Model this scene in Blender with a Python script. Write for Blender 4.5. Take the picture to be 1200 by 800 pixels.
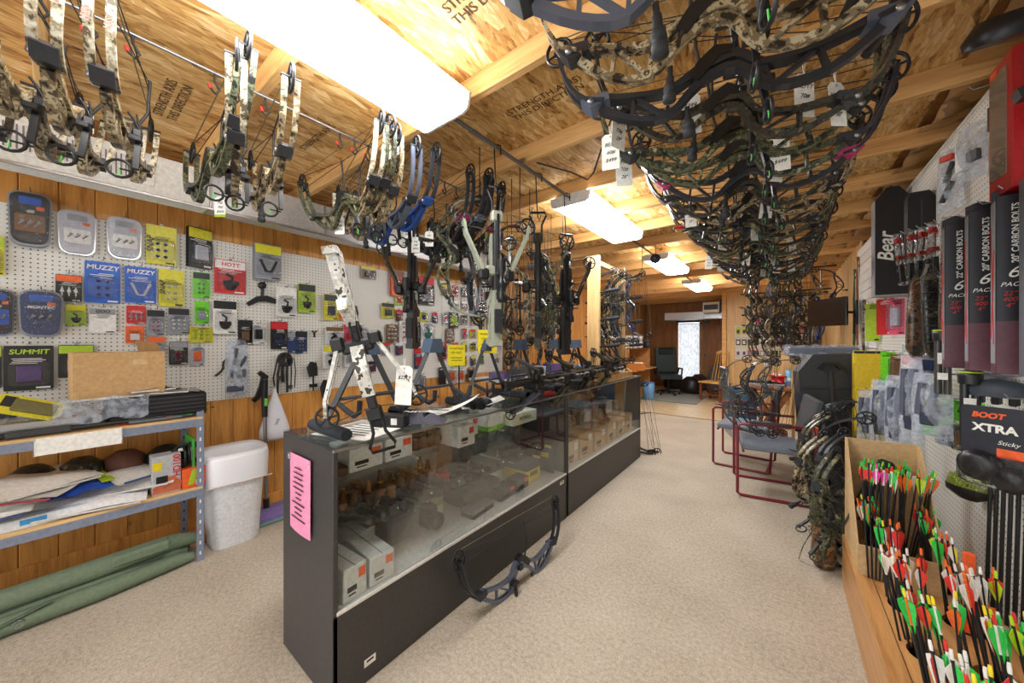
import bpy, math, random
from mathutils import Vector, Matrix, Euler
for o in list(bpy.data.objects): bpy.data.objects.remove(o, do_unlink=True)
S = bpy.context.scene
COL = S.collection
R = random.Random(7)
PI = math.pi
# ---------------------------------------------------------------- camera, world, exposure
YAW = math.radians(37.5); CH = 1.38; F = 410.0
cd = bpy.data.cameras.new('camera'); cd.sensor_width = 36; cd.lens = 36*F/1200; cd.clip_start = .03
cam = bpy.data.objects.new('camera', cd); COL.objects.link(cam)
cam.location = (0, 0, CH); cam.rotation_euler = (PI/2, 0, YAW); S.camera = cam
W = bpy.data.worlds.new('world'); S.world = W; W.use_nodes = True
W.node_tree.nodes['Background'].inputs[0].default_value = (.93, .97, 1, 1)
W.node_tree.nodes['Background'].inputs[1].default_value = 2.3
S.view_settings.view_transform = 'Standard'; S.view_settings.look = 'None'
S.view_settings.gamma = 1; S.view_settings.use_curve_mapping = False
S.view_settings.exposure = 0.12
LIGHT = 27.0
S.cycles.transparent_max_bounces = 32
def ray(px, py):
    u = (px-600)/F; v = (400-py)/F
    return (-math.sin(YAW)+math.cos(YAW)*u, math.cos(YAW)+math.sin(YAW)*u, v)
def onx(px, py, X):
    a = ray(px, py); d = X/a[0]; return (X, a[1]*d, CH+a[2]*d)
def ony(px, py, Y):
    a = ray(px, py); d = Y/a[1]; return (a[0]*d, Y, CH+a[2]*d)
def onz(px, py, Z):
    a = ray(px, py); d = (Z-CH)/a[2]; return (a[0]*d, a[1]*d, Z)
# ---------------------------------------------------------------- materials
MATS = {}
class NT:
    def __init__(s, m): s.t = m.node_tree; s.n = s.t.nodes; s.l = s.t.links
    def new(s, k, **kw):
        n = s.n.new(k)
        for a, b in kw.items():
            if a.startswith('i_'):
                key = a[2:].replace('_', ' ')
                n.inputs[int(key) if key.isdigit() else key].default_value = b
            else: setattr(n, a, b)
        return n
    def link(s, a, b): s.l.new(a, b)
    def ramp(s, fac, stops, interp='LINEAR'):
        r = s.new('ShaderNodeValToRGB'); cr = r.color_ramp; cr.interpolation = interp
        while len(cr.elements) < len(stops): cr.elements.new(.5)
        for e, (p, c) in zip(cr.elements, stops): e.position = p; e.color = (*c, 1)
        s.link(fac, r.inputs[0]); return r.outputs[0]
    def math(s, op, a, b=None):
        n = s.new('ShaderNodeMath', operation=op)
        for i, q in enumerate((a, b)):
            if q is None: continue
            if isinstance(q, (int, float)): n.inputs[i].default_value = q
            else: s.link(q, n.inputs[i])
        return n.outputs[0]
def base(name):
    m = bpy.data.materials.new(name); m.use_nodes = True; t = NT(m)
    return m, t, t.n['Principled BSDF']
def lin(c): return tuple((x/255/12.92 if x <= 10 else ((x/255+.055)/1.055)**2.4) for x in c)
def coord(t, sc=(1, 1, 1), rnd=True):
    tc = t.new('ShaderNodeTexCoord'); mp = t.new('ShaderNodeMapping'); mp.inputs['Scale'].default_value = sc
    t.link(tc.outputs['Object'], mp.inputs[0])
    if rnd:
        oi = t.new('ShaderNodeObjectInfo'); mu = t.math('MULTIPLY', oi.outputs['Random'], 37.0)
        t.link(mu, mp.inputs['Location'])
    return mp.outputs[0]
def noise(t, vec, scale, detail=2, rough=.5):
    n = t.new('ShaderNodeTexNoise', i_Scale=scale, i_Detail=detail, i_Roughness=rough); t.link(vec, n.inputs['Vector']); return n.outputs['Fac']
def bump(t, p, h, st, dist=.002):
    b = t.new('ShaderNodeBump', i_Strength=st, i_Distance=dist); t.link(h, b.inputs['Height']); t.link(b.outputs[0], p.inputs['Normal'])
def plain(rgb, rough=.5, metal=0, var=0):
    k = ('p', tuple(rgb), rough, metal, var)
    if k in MATS: return MATS[k]
    m, t, p = base('paint_%d_%d_%d' % tuple(int(x) for x in rgb)); c = lin(rgb)
    p.inputs['Roughness'].default_value = rough; p.inputs['Metallic'].default_value = metal
    if rough > .3:
        n = noise(t, coord(t), 60, 2); a = tuple(x*.88 for x in c); b = tuple(min(1, x*1.1) for x in c)
        t.link(t.ramp(n, [(.3, a), (.7, b)]), p.inputs['Base Color'])
    else: p.inputs['Base Color'].default_value = (*c, 1)
    MATS[k] = m; return m
def camo(name, cols, scale=22):
    if name in MATS: return MATS[name]
    m, t, p = base(name); v = coord(t)
    n = noise(t, v, scale, 3, .6); n2 = noise(t, v, scale*3.1, 2)
    f = t.math('ADD', t.math('MULTIPLY', n, .75), t.math('MULTIPLY', n2, .25))
    st = [(i*.07+(.37 if i else 0), lin(c)) for i, c in enumerate(cols)]
    t.link(t.ramp(f, st, 'CONSTANT'), p.inputs['Base Color']); p.inputs['Roughness'].default_value = .32
    MATS[name] = m; return m
def wood(name, c1, c2, axis, scale=9, stretch=14, rough=.45, knots=False, tint=.15):
    if name in MATS: return MATS[name]
    m, t, p = base(name); sc = [stretch]*3; sc[axis] = 1.0
    v = coord(t, [x/stretch*1.0 for x in sc]) if False else coord(t, sc)
    n = noise(t, v, scale/6, 4, .65); n2 = noise(t, v, scale, 2)
    f = t.math('ADD', t.math('MULTIPLY', n, .7), t.math('MULTIPLY', n2, .3))
    col = t.ramp(f, [(.3, lin(c2)), (.52, lin(c1)), (.75, tuple(min(1, x*1.25) for x in lin(c1)))])
    if knots:
        vv = coord(t, (3.2, 3.2, 3.2)); vo = t.new('ShaderNodeTexVoronoi', i_Scale=1.0); t.link(vv, vo.inputs['Vector'])
        kf = t.ramp(vo.outputs['Distance'], [(.03, (1, 1, 1)), (.085, (0, 0, 0))])
        mx = t.new('ShaderNodeMix', data_type='RGBA'); t.link(kf, mx.inputs[0]); t.link(col, mx.inputs[6]); mx.inputs[7].default_value = (*[x*.35 for x in lin(c2)], 1); col = mx.outputs[2]
    oi = t.new('ShaderNodeObjectInfo'); hv = t.new('ShaderNodeHueSaturation'); t.link(col, hv.inputs['Color'])
    t.link(t.math('ADD', t.math('MULTIPLY', oi.outputs['Random'], tint*2), 1-tint), hv.inputs['Value'])
    t.link(hv.outputs[0], p.inputs['Base Color']); p.inputs['Roughness'].default_value = rough
    bump(t, p, f, .25); MATS[name] = m; return m
def osb():
    if 'osb' in MATS: return MATS['osb']
    m, t, p = base('osb'); v = coord(t, (30, 8, 1))
    tc = t.new('ShaderNodeTexCoord')
    ds = t.new('ShaderNodeTexNoise', i_Scale=3.0, i_Detail=1); t.link(tc.outputs['Object'], ds.inputs['Vector'])
    va = t.new('ShaderNodeVectorMath', operation='MULTIPLY_ADD'); t.link(ds.outputs['Color'], va.inputs[0]); va.inputs[1].default_value = (2.5, 2.5, 0); t.link(v, va.inputs[2])
    vo = t.new('ShaderNodeTexVoronoi', i_Scale=1.0, i_Randomness=1.0); t.link(va.outputs[0], vo.inputs['Vector'])
    vo2 = t.new('ShaderNodeTexVoronoi', i_Scale=3.1); t.link(va.outputs[0], vo2.inputs['Vector'])
    sp = t.new('ShaderNodeSeparateColor'); t.link(vo.outputs['Color'], sp.inputs[0])
    sp2 = t.new('ShaderNodeSeparateColor'); t.link(vo2.outputs['Color'], sp2.inputs[0])
    n = noise(t, coord(t, (60, 14, 1)), 3, 3)
    f = t.math('ADD', t.math('MULTIPLY', sp.outputs[0], .45), t.math('ADD', t.math('MULTIPLY', sp2.outputs[0], .3), t.math('MULTIPLY', n, .25)))
    col = t.ramp(f, [(.12, lin((96, 62, 28))), (.22, lin((172, 122, 62))), (.42, lin((206, 160, 94))), (.6, lin((224, 182, 116))), (.8, lin((240, 212, 160)))])
    t.link(col, p.inputs['Base Color']); p.inputs['Roughness'].default_value = .6; bump(t, p, f, .3)
    MATS['osb'] = m; return m
def pegboard():
    if 'pegboard' in MATS: return MATS['pegboard']
    m, t, p = base('pegboard'); tc = t.new('ShaderNodeTexCoord'); sx = t.new('ShaderNodeSeparateXYZ'); t.link(tc.outputs['Object'], sx.inputs[0])
    def cell(o):
        a = t.math('MODULO', t.math('ADD', o, 50.8), .0254); return t.math('POWER', t.math('SUBTRACT', a, .0127), 2.0)
    d = t.math('SQRT', t.math('ADD', cell(sx.outputs[1]), cell(sx.outputs[2])))
    h = t.math('GREATER_THAN', d, .0036)
    t.link(t.ramp(h, [(0, (.015, .014, .013)), (1, lin((226, 224, 216)))]), p.inputs['Base Color']); p.inputs['Roughness'].default_value = .45
    bump(t, p, h, .5); MATS['pegboard'] = m; return m
def carpet():
    m, t, p = base('carpet'); v = coord(t, rnd=False)
    n = noise(t, v, 160, 3, .7); n2 = noise(t, v, 2.2, 3); n3 = noise(t, v, 55, 2)
    f = t.math('ADD', t.math('MULTIPLY', n, .5), t.math('ADD', t.math('MULTIPLY', n3, .3), t.math('MULTIPLY', n2, .2)))
    t.link(t.ramp(f, [(.33, lin((140, 129, 112))), (.5, lin((184, 172, 153))), (.66, lin((212, 201, 184)))]), p.inputs['Base Color'])
    p.inputs['Roughness'].default_value = .95; bump(t, p, f, .9, .006); return m
def vinyl():
    m, t, p = base('vinyl'); v = coord(t, (3, 10, 1), rnd=False)
    n = noise(t, v, 2, 4); bt = t.new('ShaderNodeTexBrick', i_Scale=1.0, i_Mortar_Size=.006); t.link(coord(t, (2.2, 2.2, 1), rnd=False), bt.inputs[0])
    bt.inputs[1].default_value = (*lin((226, 205, 165)), 1); bt.inputs[2].default_value = (*lin((212, 188, 146)), 1); bt.inputs[3].default_value = (*lin((170, 146, 108)), 1)
    t.link(bt.outputs[0], p.inputs['Base Color']); p.inputs['Roughness'].default_value = .3; return m
def glassy(name, tint, rough=.02, dens=1.0, bumps=0, bscale=40, ior=1.45):
    if name in MATS: return MATS[name]
    m = bpy.data.materials.new(name); m.use_nodes = True; t = NT(m); t.n.remove(t.n['Principled BSDF']); out = t.n['Material Output']
    tr = t.new('ShaderNodeBsdfTransparent'); tr.inputs[0].default_value = (*tint, 1)
    gl = t.new('ShaderNodeBsdfGlossy'); gl.inputs['Roughness'].default_value = rough
    fr = t.new('ShaderNodeFresnel', i_IOR=ior); mx = t.new('ShaderNodeMixShader')
    t.link(t.math('MULTIPLY', fr.outputs[0], dens), mx.inputs[0]); t.link(tr.outputs[0], mx.inputs[1]); t.link(gl.outputs[0], mx.inputs[2]); t.link(mx.outputs[0], out.inputs[0])
    if bumps:
        b = t.new('ShaderNodeBump', i_Strength=bumps, i_Distance=.02); t.link(noise(t, coord(t), bscale, 3), b.inputs['Height'])
        t.link(b.outputs[0], gl.inputs['Normal']); t.link(b.outputs[0], fr.inputs['Normal'])
    MATS[name] = m; return m
def filmy(name, col, alpha, bscale=30):
    if name in MATS: return MATS[name]
    m, t, p = base(name); p.inputs['Base Color'].default_value = (*lin(col), 1); p.inputs['Alpha'].default_value = alpha; p.inputs['Roughness'].default_value = .15
    n = noise(t, coord(t), bscale, 3); bump(t, p, n, .8, .02)
    t.link(t.ramp(n, [(.35, (alpha*.45,)*3), (.65, (min(1, alpha*1.5),)*3)]), p.inputs['Alpha'])
    MATS[name] = m; return m
def emit(name, col, st):
    m = bpy.data.materials.new(name); m.use_nodes = True; t = NT(m); p = t.n['Principled BSDF']
    p.inputs['Base Color'].default_value = (*col, 1); p.inputs['Emission Color'].default_value = (*col, 1)
    tc = t.new('ShaderNodeTexCoord'); w = t.new('ShaderNodeTexWave', i_Scale=60.0); w.bands_direction = 'Y'; t.link(tc.outputs['Object'], w.inputs[0])
    t.link(t.math('ADD', t.math('MULTIPLY', w.outputs['Fac'], st*.25), st*.85), p.inputs['Emission Strength'])
    bump(t, p, w.outputs['Fac'], .4); return m
BLK = plain((26, 26, 28), .4); DGR = plain((58, 60, 64), .5); MET = plain((150, 152, 156), .3, .9); WHT = plain((232, 230, 224), .5)
PAPER = plain((240, 239, 232), .8); SILV = plain((176, 178, 182), .28, 1); STEEL = plain((128, 138, 158), .45); FOAM = plain((40, 44, 50), .85)
RUB = plain((34, 34, 36), .7); INK = plain((28, 26, 30), .8); CARD = plain((196, 158, 108), .75); REDINK = plain((196, 40, 34), .6)
CAMS = {
 'tan': camo('camo_tan', [(40, 34, 28), (120, 104, 78), (178, 164, 132), (70, 62, 48), (206, 196, 170)]),
 'green': camo('camo_green', [(30, 32, 28), (92, 96, 70), (52, 56, 44), (138, 134, 102), (176, 172, 140)]),
 'dark': camo('camo_dark', [(24, 24, 24), (62, 58, 48), (36, 36, 35), (112, 102, 78), (156, 144, 116)]),
 'snow': camo('camo_snow', [(70, 66, 56), (226, 226, 220), (200, 200, 194), (150, 140, 110), (240, 240, 236)], 16),
 'mossy': camo('camo_mossy', [(34, 44, 20), (120, 136, 50), (70, 84, 34), (176, 176, 96), (96, 80, 50)], 40),
 'black': plain((50, 52, 58), .32, .2), 'grey': plain((104, 112, 130), .3, .4), 'blue': plain((40, 78, 150), .35, .2), 'pink': plain((190, 52, 110), .4), 'olive': plain((152, 156, 138), .45), 'purple': plain((92, 70, 130), .4)}
GLASS = glassy('glass', (.975, .99, .985), .01, .32); CLEAR = filmy('clear_plastic', (225, 230, 238), .32); BLIST = glassy('blister', (.98, .985, .99), .08, .8, .3, 60)
BAG = filmy('poly_bag', (205, 214, 228), .36, 26)
CAMS['bark'] = camo('camo_bark_pale', [(84, 74, 58), (168, 156, 128), (206, 200, 180), (222, 218, 204), (120, 110, 88)], 34)
# ---------------------------------------------------------------- mesh builder
class MB:
    def __init__(s): s.v = []; s.f = []; s.sm = []
    def add(s, vs, fs, smooth=False):
        b = len(s.v); s.v += [tuple(v) for v in vs]; s.f += [tuple(i+b for i in f) for f in fs]; s.sm += [smooth]*len(fs); return s
    def box(s, c, d, b=0, m=None):
        x, y, z = d[0]/2, d[1]/2, d[2]/2; b = min(b, x*.45, y*.45, z*.45)
        if b <= 0:
            vs = [Vector((i*x, j*y, k*z)) for i in (-1, 1) for j in (-1, 1) for k in (-1, 1)]
            fs = [(0, 1, 3, 2), (4, 6, 7, 5), (0, 4, 5, 1), (2, 3, 7, 6), (0, 2, 6, 4), (1, 5, 7, 3)]
        else:
            vs = []; ix = {}
            for i in (-1, 1):
                for j in (-1, 1):
                    for k in (-1, 1):
                        for a in range(3):
                            q = [x-b, y-b, z-b]; q[a] += b; ix[i, j, k, a] = len(vs); vs.append(Vector((i*q[0], j*q[1], k*q[2])))
            fs = []
            for a in range(3):
                o1, o2 = [q for q in range(3) if q != a]
                for sg in (-1, 1):
                    L = []
                    for p, q in ((-1, -1), (1, -1), (1, 1), (-1, 1)):
                        t = [0, 0, 0]; t[a] = sg; t[o1] = p; t[o2] = q; L.append(ix[(*t, a)])
                    if (sg > 0) == (a == 1): L.reverse()
                    fs.append(tuple(L))
                for p in (-1, 1):
                    for q in (-1, 1):
                        A = [0, 0, 0]; A[a] = -1; A[o1] = p; A[o2] = q; B = list(A); B[a] = 1
                        L = [ix[(*A, o1)], ix[(*B, o1)], ix[(*B, o2)], ix[(*A, o2)]]
                        if (p*q > 0) == (a != 1): L.reverse()
                        fs.append(tuple(L))
            for i in (-1, 1):
                for j in (-1, 1):
                    for k in (-1, 1):
                        L = [ix[i, j, k, 0], ix[i, j, k, 1], ix[i, j, k, 2]]
                        if i*j*k < 0: L.reverse()
                        fs.append(tuple(L))
        c = Vector(c)
        vs = [(m @ v if m else v)+c for v in vs]; return s.add(vs, fs)
    def tube(s, pts, r, n=6, caps=True, smooth=True, flat=1.0):
        P = [Vector(p) for p in pts]; k = len(P); rr = r if isinstance(r, (list, tuple)) else [r]*k; vs = []; up = None
        for i in range(k):
            t = (P[min(i+1, k-1)]-P[max(i-1, 0)])
            t = t.normalized() if t.length > 1e-9 else Vector((0, 0, 1))
            if up is None: up = Vector((0, 0, 1)) if abs(t.z) < .9 else Vector((1, 0, 0))
            a = t.cross(up); a = a.normalized() if a.length > 1e-6 else t.orthogonal().normalized(); up = a.cross(t).normalized()
            for j in range(n):
                q = 2*PI*j/n; vs.append(P[i]+a*(math.cos(q)*rr[i])+up*(math.sin(q)*rr[i]*flat))
        fs = [(i*n+j, i*n+(j+1) % n, (i+1)*n+(j+1) % n, (i+1)*n+j) for i in range(k-1) for j in range(n)]
        s.add(vs, fs, smooth)
        if caps: s.add([vs[j] for j in range(n)], [tuple(range(n))[::-1]]); s.add(vs[-n:], [tuple(range(n))])
        return s
    def lathe(s, prof, n=12, m=None, smooth=True):
        vs = []; m = m or Matrix.Identity(4)
        for r, z in prof:
            for j in range(n): vs.append(m @ Vector((r*math.cos(2*PI*j/n), r*math.sin(2*PI*j/n), z)))
        fs = [(i*n+j, i*n+(j+1) % n, (i+1)*n+(j+1) % n, (i+1)*n+j) for i in range(len(prof)-1) for j in range(n)]
        s.add(vs, fs, smooth)
        if prof[0][0] > 1e-4: s.add(vs[:n], [tuple(range(n))[::-1]])
        if prof[-1][0] > 1e-4: s.add(vs[-n:], [tuple(range(n))])
        return s
    def prism(s, poly, h0, h1, ax=1, m=None):
        n = len(poly); vs = []
        for h in (h0, h1):
            for a, b in poly:
                q = [a, b]; q.insert(ax, h); vs.append(Vector(q))
        if m: vs = [m @ v for v in vs]
        fs = [tuple(range(n)), tuple(range(2*n-1, n-1, -1))]+[(i, i+n, (i+1) % n+n, (i+1) % n) for i in range(n)]
        return s.add(vs, fs)
    def strip(s, pts, w, y0, y1, ax=1, smooth=False):   # swept flat bar in a plane, thickness w, extruded y0..y1 on axis ax
        k = len(pts); ww = w if isinstance(w, (list, tuple)) else [w]*k; vs = []
        for i in range(k):
            a = pts[max(i-1, 0)]; b = pts[min(i+1, k-1)]; tx, tz = b[0]-a[0], b[1]-a[1]; L = math.hypot(tx, tz) or 1
            nx, nz = -tz/L*ww[i]/2, tx/L*ww[i]/2
            for (qx, qz, h) in ((nx, nz, y0), (-nx, -nz, y0), (-nx, -nz, y1), (nx, nz, y1)):
                q = [pts[i][0]+qx, pts[i][1]+qz]; q.insert(ax, h); vs.append(q)
        fs = [(i*4+j, i*4+(j+1) % 4, i*4+4+(j+1) % 4, i*4+4+j) for i in range(k-1) for j in range(4)]
        fs += [(3, 2, 1, 0), tuple(4*(k-1)+j for j in range(4))]
        return s.add(vs, fs, smooth)
    def ring(s, c, r, rt, n=18, ax=1, k=5, sx=1.0):
        pts = []
        for i in range(n+1):
            a = 2*PI*i/n; q = [math.cos(a)*r*sx, math.sin(a)*r]; q.insert(ax, 0); pts.append(Vector(c)+Vector(q))
        return s.tube(pts, rt, k, caps=False)
    def grid(s, fn, nu, nv, smooth=True):
        vs = [fn(i/nu, j/nv) for j in range(nv+1) for i in range(nu+1)]
        return s.add(vs, [(j*(nu+1)+i, j*(nu+1)+i+1, (j+1)*(nu+1)+i+1, (j+1)*(nu+1)+i) for j in range(nv) for i in range(nu)], smooth)
    def mesh(s, name, mat):
        me = bpy.data.meshes.new(name); me.from_pydata(s.v, [], s.f); me.polygons.foreach_set('use_smooth', s.sm); me.update()
        if mat: me.materials.append(mat)
        return me
def part(name, mb, mat, parent=None):
    o = bpy.data.objects.new(name, mb if isinstance(mb, bpy.types.Mesh) else mb.mesh(name, mat)); COL.objects.link(o)
    if parent: o.parent = parent
    return o
def recolor(o, mat): o.material_slots[0].link = 'OBJECT'; o.material_slots[0].material = mat; return o
def tag(o, label, cat, group=None):
    o['label'] = label; o['category'] = cat
    if group: o['group'] = group
    return o
def thing(name, label, cat, loc=(0, 0, 0), rot=(0, 0, 0), group=None):
    o = bpy.data.objects.new(name, None); o.empty_display_size = .02; COL.objects.link(o); o.location = loc; o.rotation_euler = rot; return tag(o, label, cat, group)
def struct(name, mb, mat): o = part(name, mb, mat); o['kind'] = 'structure'; return o
def ctree(o, parent=None):
    c = o.copy(); COL.objects.link(c); c.parent = parent
    for ch in o.children: ctree(ch, c)
    return c
def put(proto, label, loc, rot=(0, 0, 0), group=None, scale=None, cat=None):
    c = ctree(proto) if proto.get('used') else proto
    proto['used'] = 1
    if 'used' in c and c is not proto: del c['used']
    c.location = loc; c.rotation_euler = rot; c['label'] = label
    if group: c['group'] = group
    elif 'group' in c: del c['group']
    if scale: c.scale = (scale,)*3
    if cat: c['category'] = cat
    return c
TXT = {}
def text_mesh(s, size, shear=0, bold=0, align='CENTER'):
    k = (s, size, shear, bold, align)
    if k in TXT: return TXT[k]
    cu = bpy.data.curves.new('lettering', 'FONT'); cu.body = s; cu.size = size; cu.align_x = align; cu.align_y = 'CENTER'; cu.resolution_u = 3; cu.shear = shear; cu.offset = bold; cu.extrude = .0004
    ob = bpy.data.objects.new('lettering', cu); COL.objects.link(ob); bpy.context.view_layer.update()
    me = bpy.data.meshes.new_from_object(ob.evaluated_get(bpy.context.evaluated_depsgraph_get())); me.materials.clear(); me.materials.append(INK)
    bpy.data.objects.remove(ob); TXT[k] = me; return me
def lettering(s, size, mat, parent, loc, rot, shear=0, bold=0, sx=1.0, align='CENTER'):
    o = part('lettering', text_mesh(s, size, shear, bold, align), None, parent); recolor(o, mat); o.location = loc; o.rotation_euler = rot; o.scale = (sx, 1, 1); return o
ORD = ['first', 'second', 'third', 'fourth', 'fifth', 'sixth', 'seventh', 'eighth', 'ninth', 'tenth', 'eleventh', 'twelfth', 'thirteenth', 'fourteenth', 'fifteenth', 'sixteenth', 'seventeenth', 'eighteenth', 'nineteenth', 'twentieth', 'twenty-first', 'twenty-second', 'twenty-third', 'twenty-fourth', 'twenty-fifth', 'twenty-sixth', 'twenty-seventh', 'twenty-eighth']
def smooth(P, n=3):
    Q = []; k = len(P)
    for i in range(k-1):
        a, b, c, d = P[max(i-1, 0)], P[i], P[i+1], P[min(i+2, k-1)]
        for j in range(n):
            t = j/n; Q.append(tuple(.5*((2*b[m])+(c[m]-a[m])*t+(2*a[m]-5*b[m]+4*c[m]-d[m])*t*t+(3*b[m]-a[m]-3*c[m]+d[m])*t**3) for m in range(len(b))))
    Q.append(tuple(P[-1])); return Q
def lerp(a, b, t): return a+(b-a)*t
# ---------------------------------------------------------------- room shell
XL, XR, YB, YA = -3.42, .72, 9.7, 11.5
ZJ, ZO = 2.5, 2.6
PINE_V = wood('pine_panel', (214, 152, 78), (166, 104, 46), 2, 9, 14, .35, True, .12)
PINE_D = wood('panel_dark', (178, 126, 74), (130, 86, 46), 2, 9, 14, .4, False, .08)
PANEL = wood('panel_light', (224, 188, 130), (198, 156, 98), 2, 9, 14, .4, False, .06)
JOIST = wood('joist_pine', (230, 184, 120), (196, 140, 78), 0, 9, 14, .55, True, .1)
POST = wood('post_pine', (226, 186, 128), (198, 148, 88), 2, 9, 14, .5, True, .06)
OAKX = wood('oak_top', (204, 150, 92), (164, 108, 58), 1, 10, 16, .35, False, .05)
fl = struct('floor', MB().box((-1.24, 2.5, -.03), (4.5, 9, .06)), carpet())
f2 = struct('floor', MB().box((-1.24, 9.3, -.031), (4.5, 4.6, .06)), vinyl())
part('edge_strip', MB().box((-1.24, 7.0, .003), (4.4, .04, .008), .002), plain((150, 120, 80), .4), f2)
wl = struct('wall_left', MB().box((XL-.05, 4.7, 1.3), (.06, 13.8, 2.62)), PINE_D)
pm = MB().box((0, 0, 1.27), (.02, .138, 2.54), .004).mesh('plank', PINE_V)
for i in range(88):
    p = part('plank', pm, None, wl); p.location = (XL-.01, -.9+i*.14, .0)
part('base_rail', MB().box((XL+.008, 4.6, .05), (.016, 12.6, .1), .004), PINE_V, wl)
wb = struct('wall_back', MB().box((-.05, YB+.05, 1.3), (2.0, .06, 2.62)), PANEL)
pm = MB().box((0, 0, 1.27), (.198, .02, 2.54), .004).mesh('plank', PANEL)
for i in range(10): part('plank', pm, None, wb).location = (-.95+i*.2, YB+.01, 0)
part('corner_post', MB().box((-1.06, YB-.02, 1.27), (.09, .1, 2.54), .006), JOIST, wb)
wa = struct('wall_alcove', MB().box((-2.25, YA+.05, 1.3), (2.6, .06, 2.62)), PINE_D)
pm = MB().box((0, 0, 1.27), (.198, .02, 2.54), .004).mesh('plank', PINE_D)
for i in range(12): part('plank', pm, None, wa).location = (-3.33+i*.2, YA+.01, 0)
struct('wall_alcove_side', MB().box((-1.0, 10.65, 1.3), (.06, 1.8, 2.62)), PINE_D)
wr = struct('wall_right', MB().box((1.0, 4.1, 1.3), (.06, 12, 2.62)), PINE_D)
pm = MB().box((0, 0, 1.27), (.02, .198, 2.54), .004).mesh('plank', PANEL)
for i in range(21): part('plank', pm, None, wr).location = (XR+.02, 5.66+i*.2, 0)
ce = struct('ceiling', MB().box((-1.22, 4.7, ZO+.06), (4.5, 13.8, .04)), PINE_D)
OSB = osb()
xs = [-3.44, -1.82, .62]
for j in range(11):
    for i in range(2):
        w = xs[i+1]-xs[i]; part('osb_panel', MB().box(((xs[i]+xs[i+1])/2, -1.26+j*1.22+.61, ZO+.008), (w-.004, 1.216, .016)), OSB, ce)
jm = MB().box((0, 0, 0), (4.5, .04, .1), .004).mesh('joist', JOIST)
for k in range(-2, 18): part('joist', jm, None, ce).location = (-1.22, .57+k*.61, ZJ+.05)
KRAFT = camo('kraft_paper', [(150, 112, 66), (196, 152, 96), (188, 144, 88), (200, 158, 104), (206, 166, 110)], 3)
def batt(k):
    y0 = .59+k*.61; mb = MB(); r = random.Random(k)
    ph = r.random()*6
    mb.grid(lambda a, b: (.62+.36*a, y0+.57*b, ZJ+.075-.05*math.sin(PI*b)*(1+.3*math.sin(9*a+ph))-.03*a+.012*math.sin(17*b+ph+5*a)), 8, 12)
    part('insulation_batt', mb, KRAFT, ce)
for k in range(-2, 15): batt(k)
sp = PI
for (x, y, s) in ((-2.45, .36, 'STRENGTH AXIS\nTHIS DIRECTION'), (-.78, .9, 'STRENGTH AXIS\nTHIS DIRECTION'), (-.95, 1.5, '(STRENGTH AXIS)\nTHIS DIRECTION'), (-2.2, .95, 'STRENGTH AXIS')):
    lettering(s, .055, plain((92, 66, 40), .8), ce, (x, y, ZO-.002), (PI, 0, 0))
# air duct with grille over the left pegboard
du = thing('air_duct', 'white and galvanised metal duct with a louvred grille below the ceiling joists', 'duct', (-3.07, 0, 2.26))
GALV = plain((196, 202, 206), .35, .7); 
for (y0, y1, m) in ((-.9, .62, plain((222, 222, 216), .5)), (.62, 1.35, GALV), (1.35, 2.6, GALV), (2.6, 3.8, GALV)):
    part('duct_section', MB().box((0, (y0+y1)/2, .12), (.18, y1-y0-.006, .238), .004), m, du)
    part('seam_flange', MB().box((.002, y1, .12), (.19, .014, .243), .003), SILV, du)
g = part('grille', MB().box((.094, .08, .125), (.012, .56, .16), .004), WHT, du)
for i in range(26): part('louvre', MB().box((.102, -.155+i*.019, .125), (.006, .006, .12)), plain((120, 116, 124), .6), g)
part('duct_flange', MB().box((.088, 1.2, -.006), (.012, 5, .012)), SILV, du)
# pegboards
PEG = pegboard()
pb = thing('pegboard', 'long white perforated pegboard on the knotty pine wall behind the counters', 'pegboard', (XL, 0, .93))
for y0, y1 in ((-1.9, .54), (.54, 2.98), (2.98, 4.2)):
    part('panel', MB().box((.006, (y0+y1)/2, .61), (.008, y1-y0-.003, 1.22), .001), PEG, pb)
pr = thing('pegboard', 'tall white pegboard beside the aisle full of hanging arrows and boxed bolts', 'pegboard', (XR, 0, 0))
for y0, y1 in ((-1.2, 1.1), (1.1, 2.32), (2.32, 3.54), (3.54, 4.6)):
    part('panel', MB().box((-.006, (y0+y1)/2, 1.22), (.008, y1-y0-.003, 2.44), .001), PEG, pr)
part('top_cap', MB().box((-.004, 1.7, 2.445), (.03, 5.8, .014), .003), WHT, pr)
sl = thing('slatwall', 'white horizontal slatwall section between the pegboard and wooden wall boards', 'slatwall', (XR, 5.1, 0))
for i in range(24): part('slat', MB().box((-.01, 0, .06+i*.1), (.02, .98, .094), .004), WHT, sl)
HOOKM = MB().tube([(0, 0, 0), (.01, 0, 0), (.09, 0, -.004), (.1, 0, .012)], .0022, 4).mesh('peg_hook', MET)
def hook(y, z, side=0, x=None):
    h = part('peg_hook', HOOKM, None, pr if side else pb)
    if x is not None: h.scale = (abs(XR-x)/.1+.1, 1, 1)
    h.location = (0, y, z) if side else (.006, y, z-.93)
    if side: h.rotation_euler = (0, 0, PI)
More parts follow.
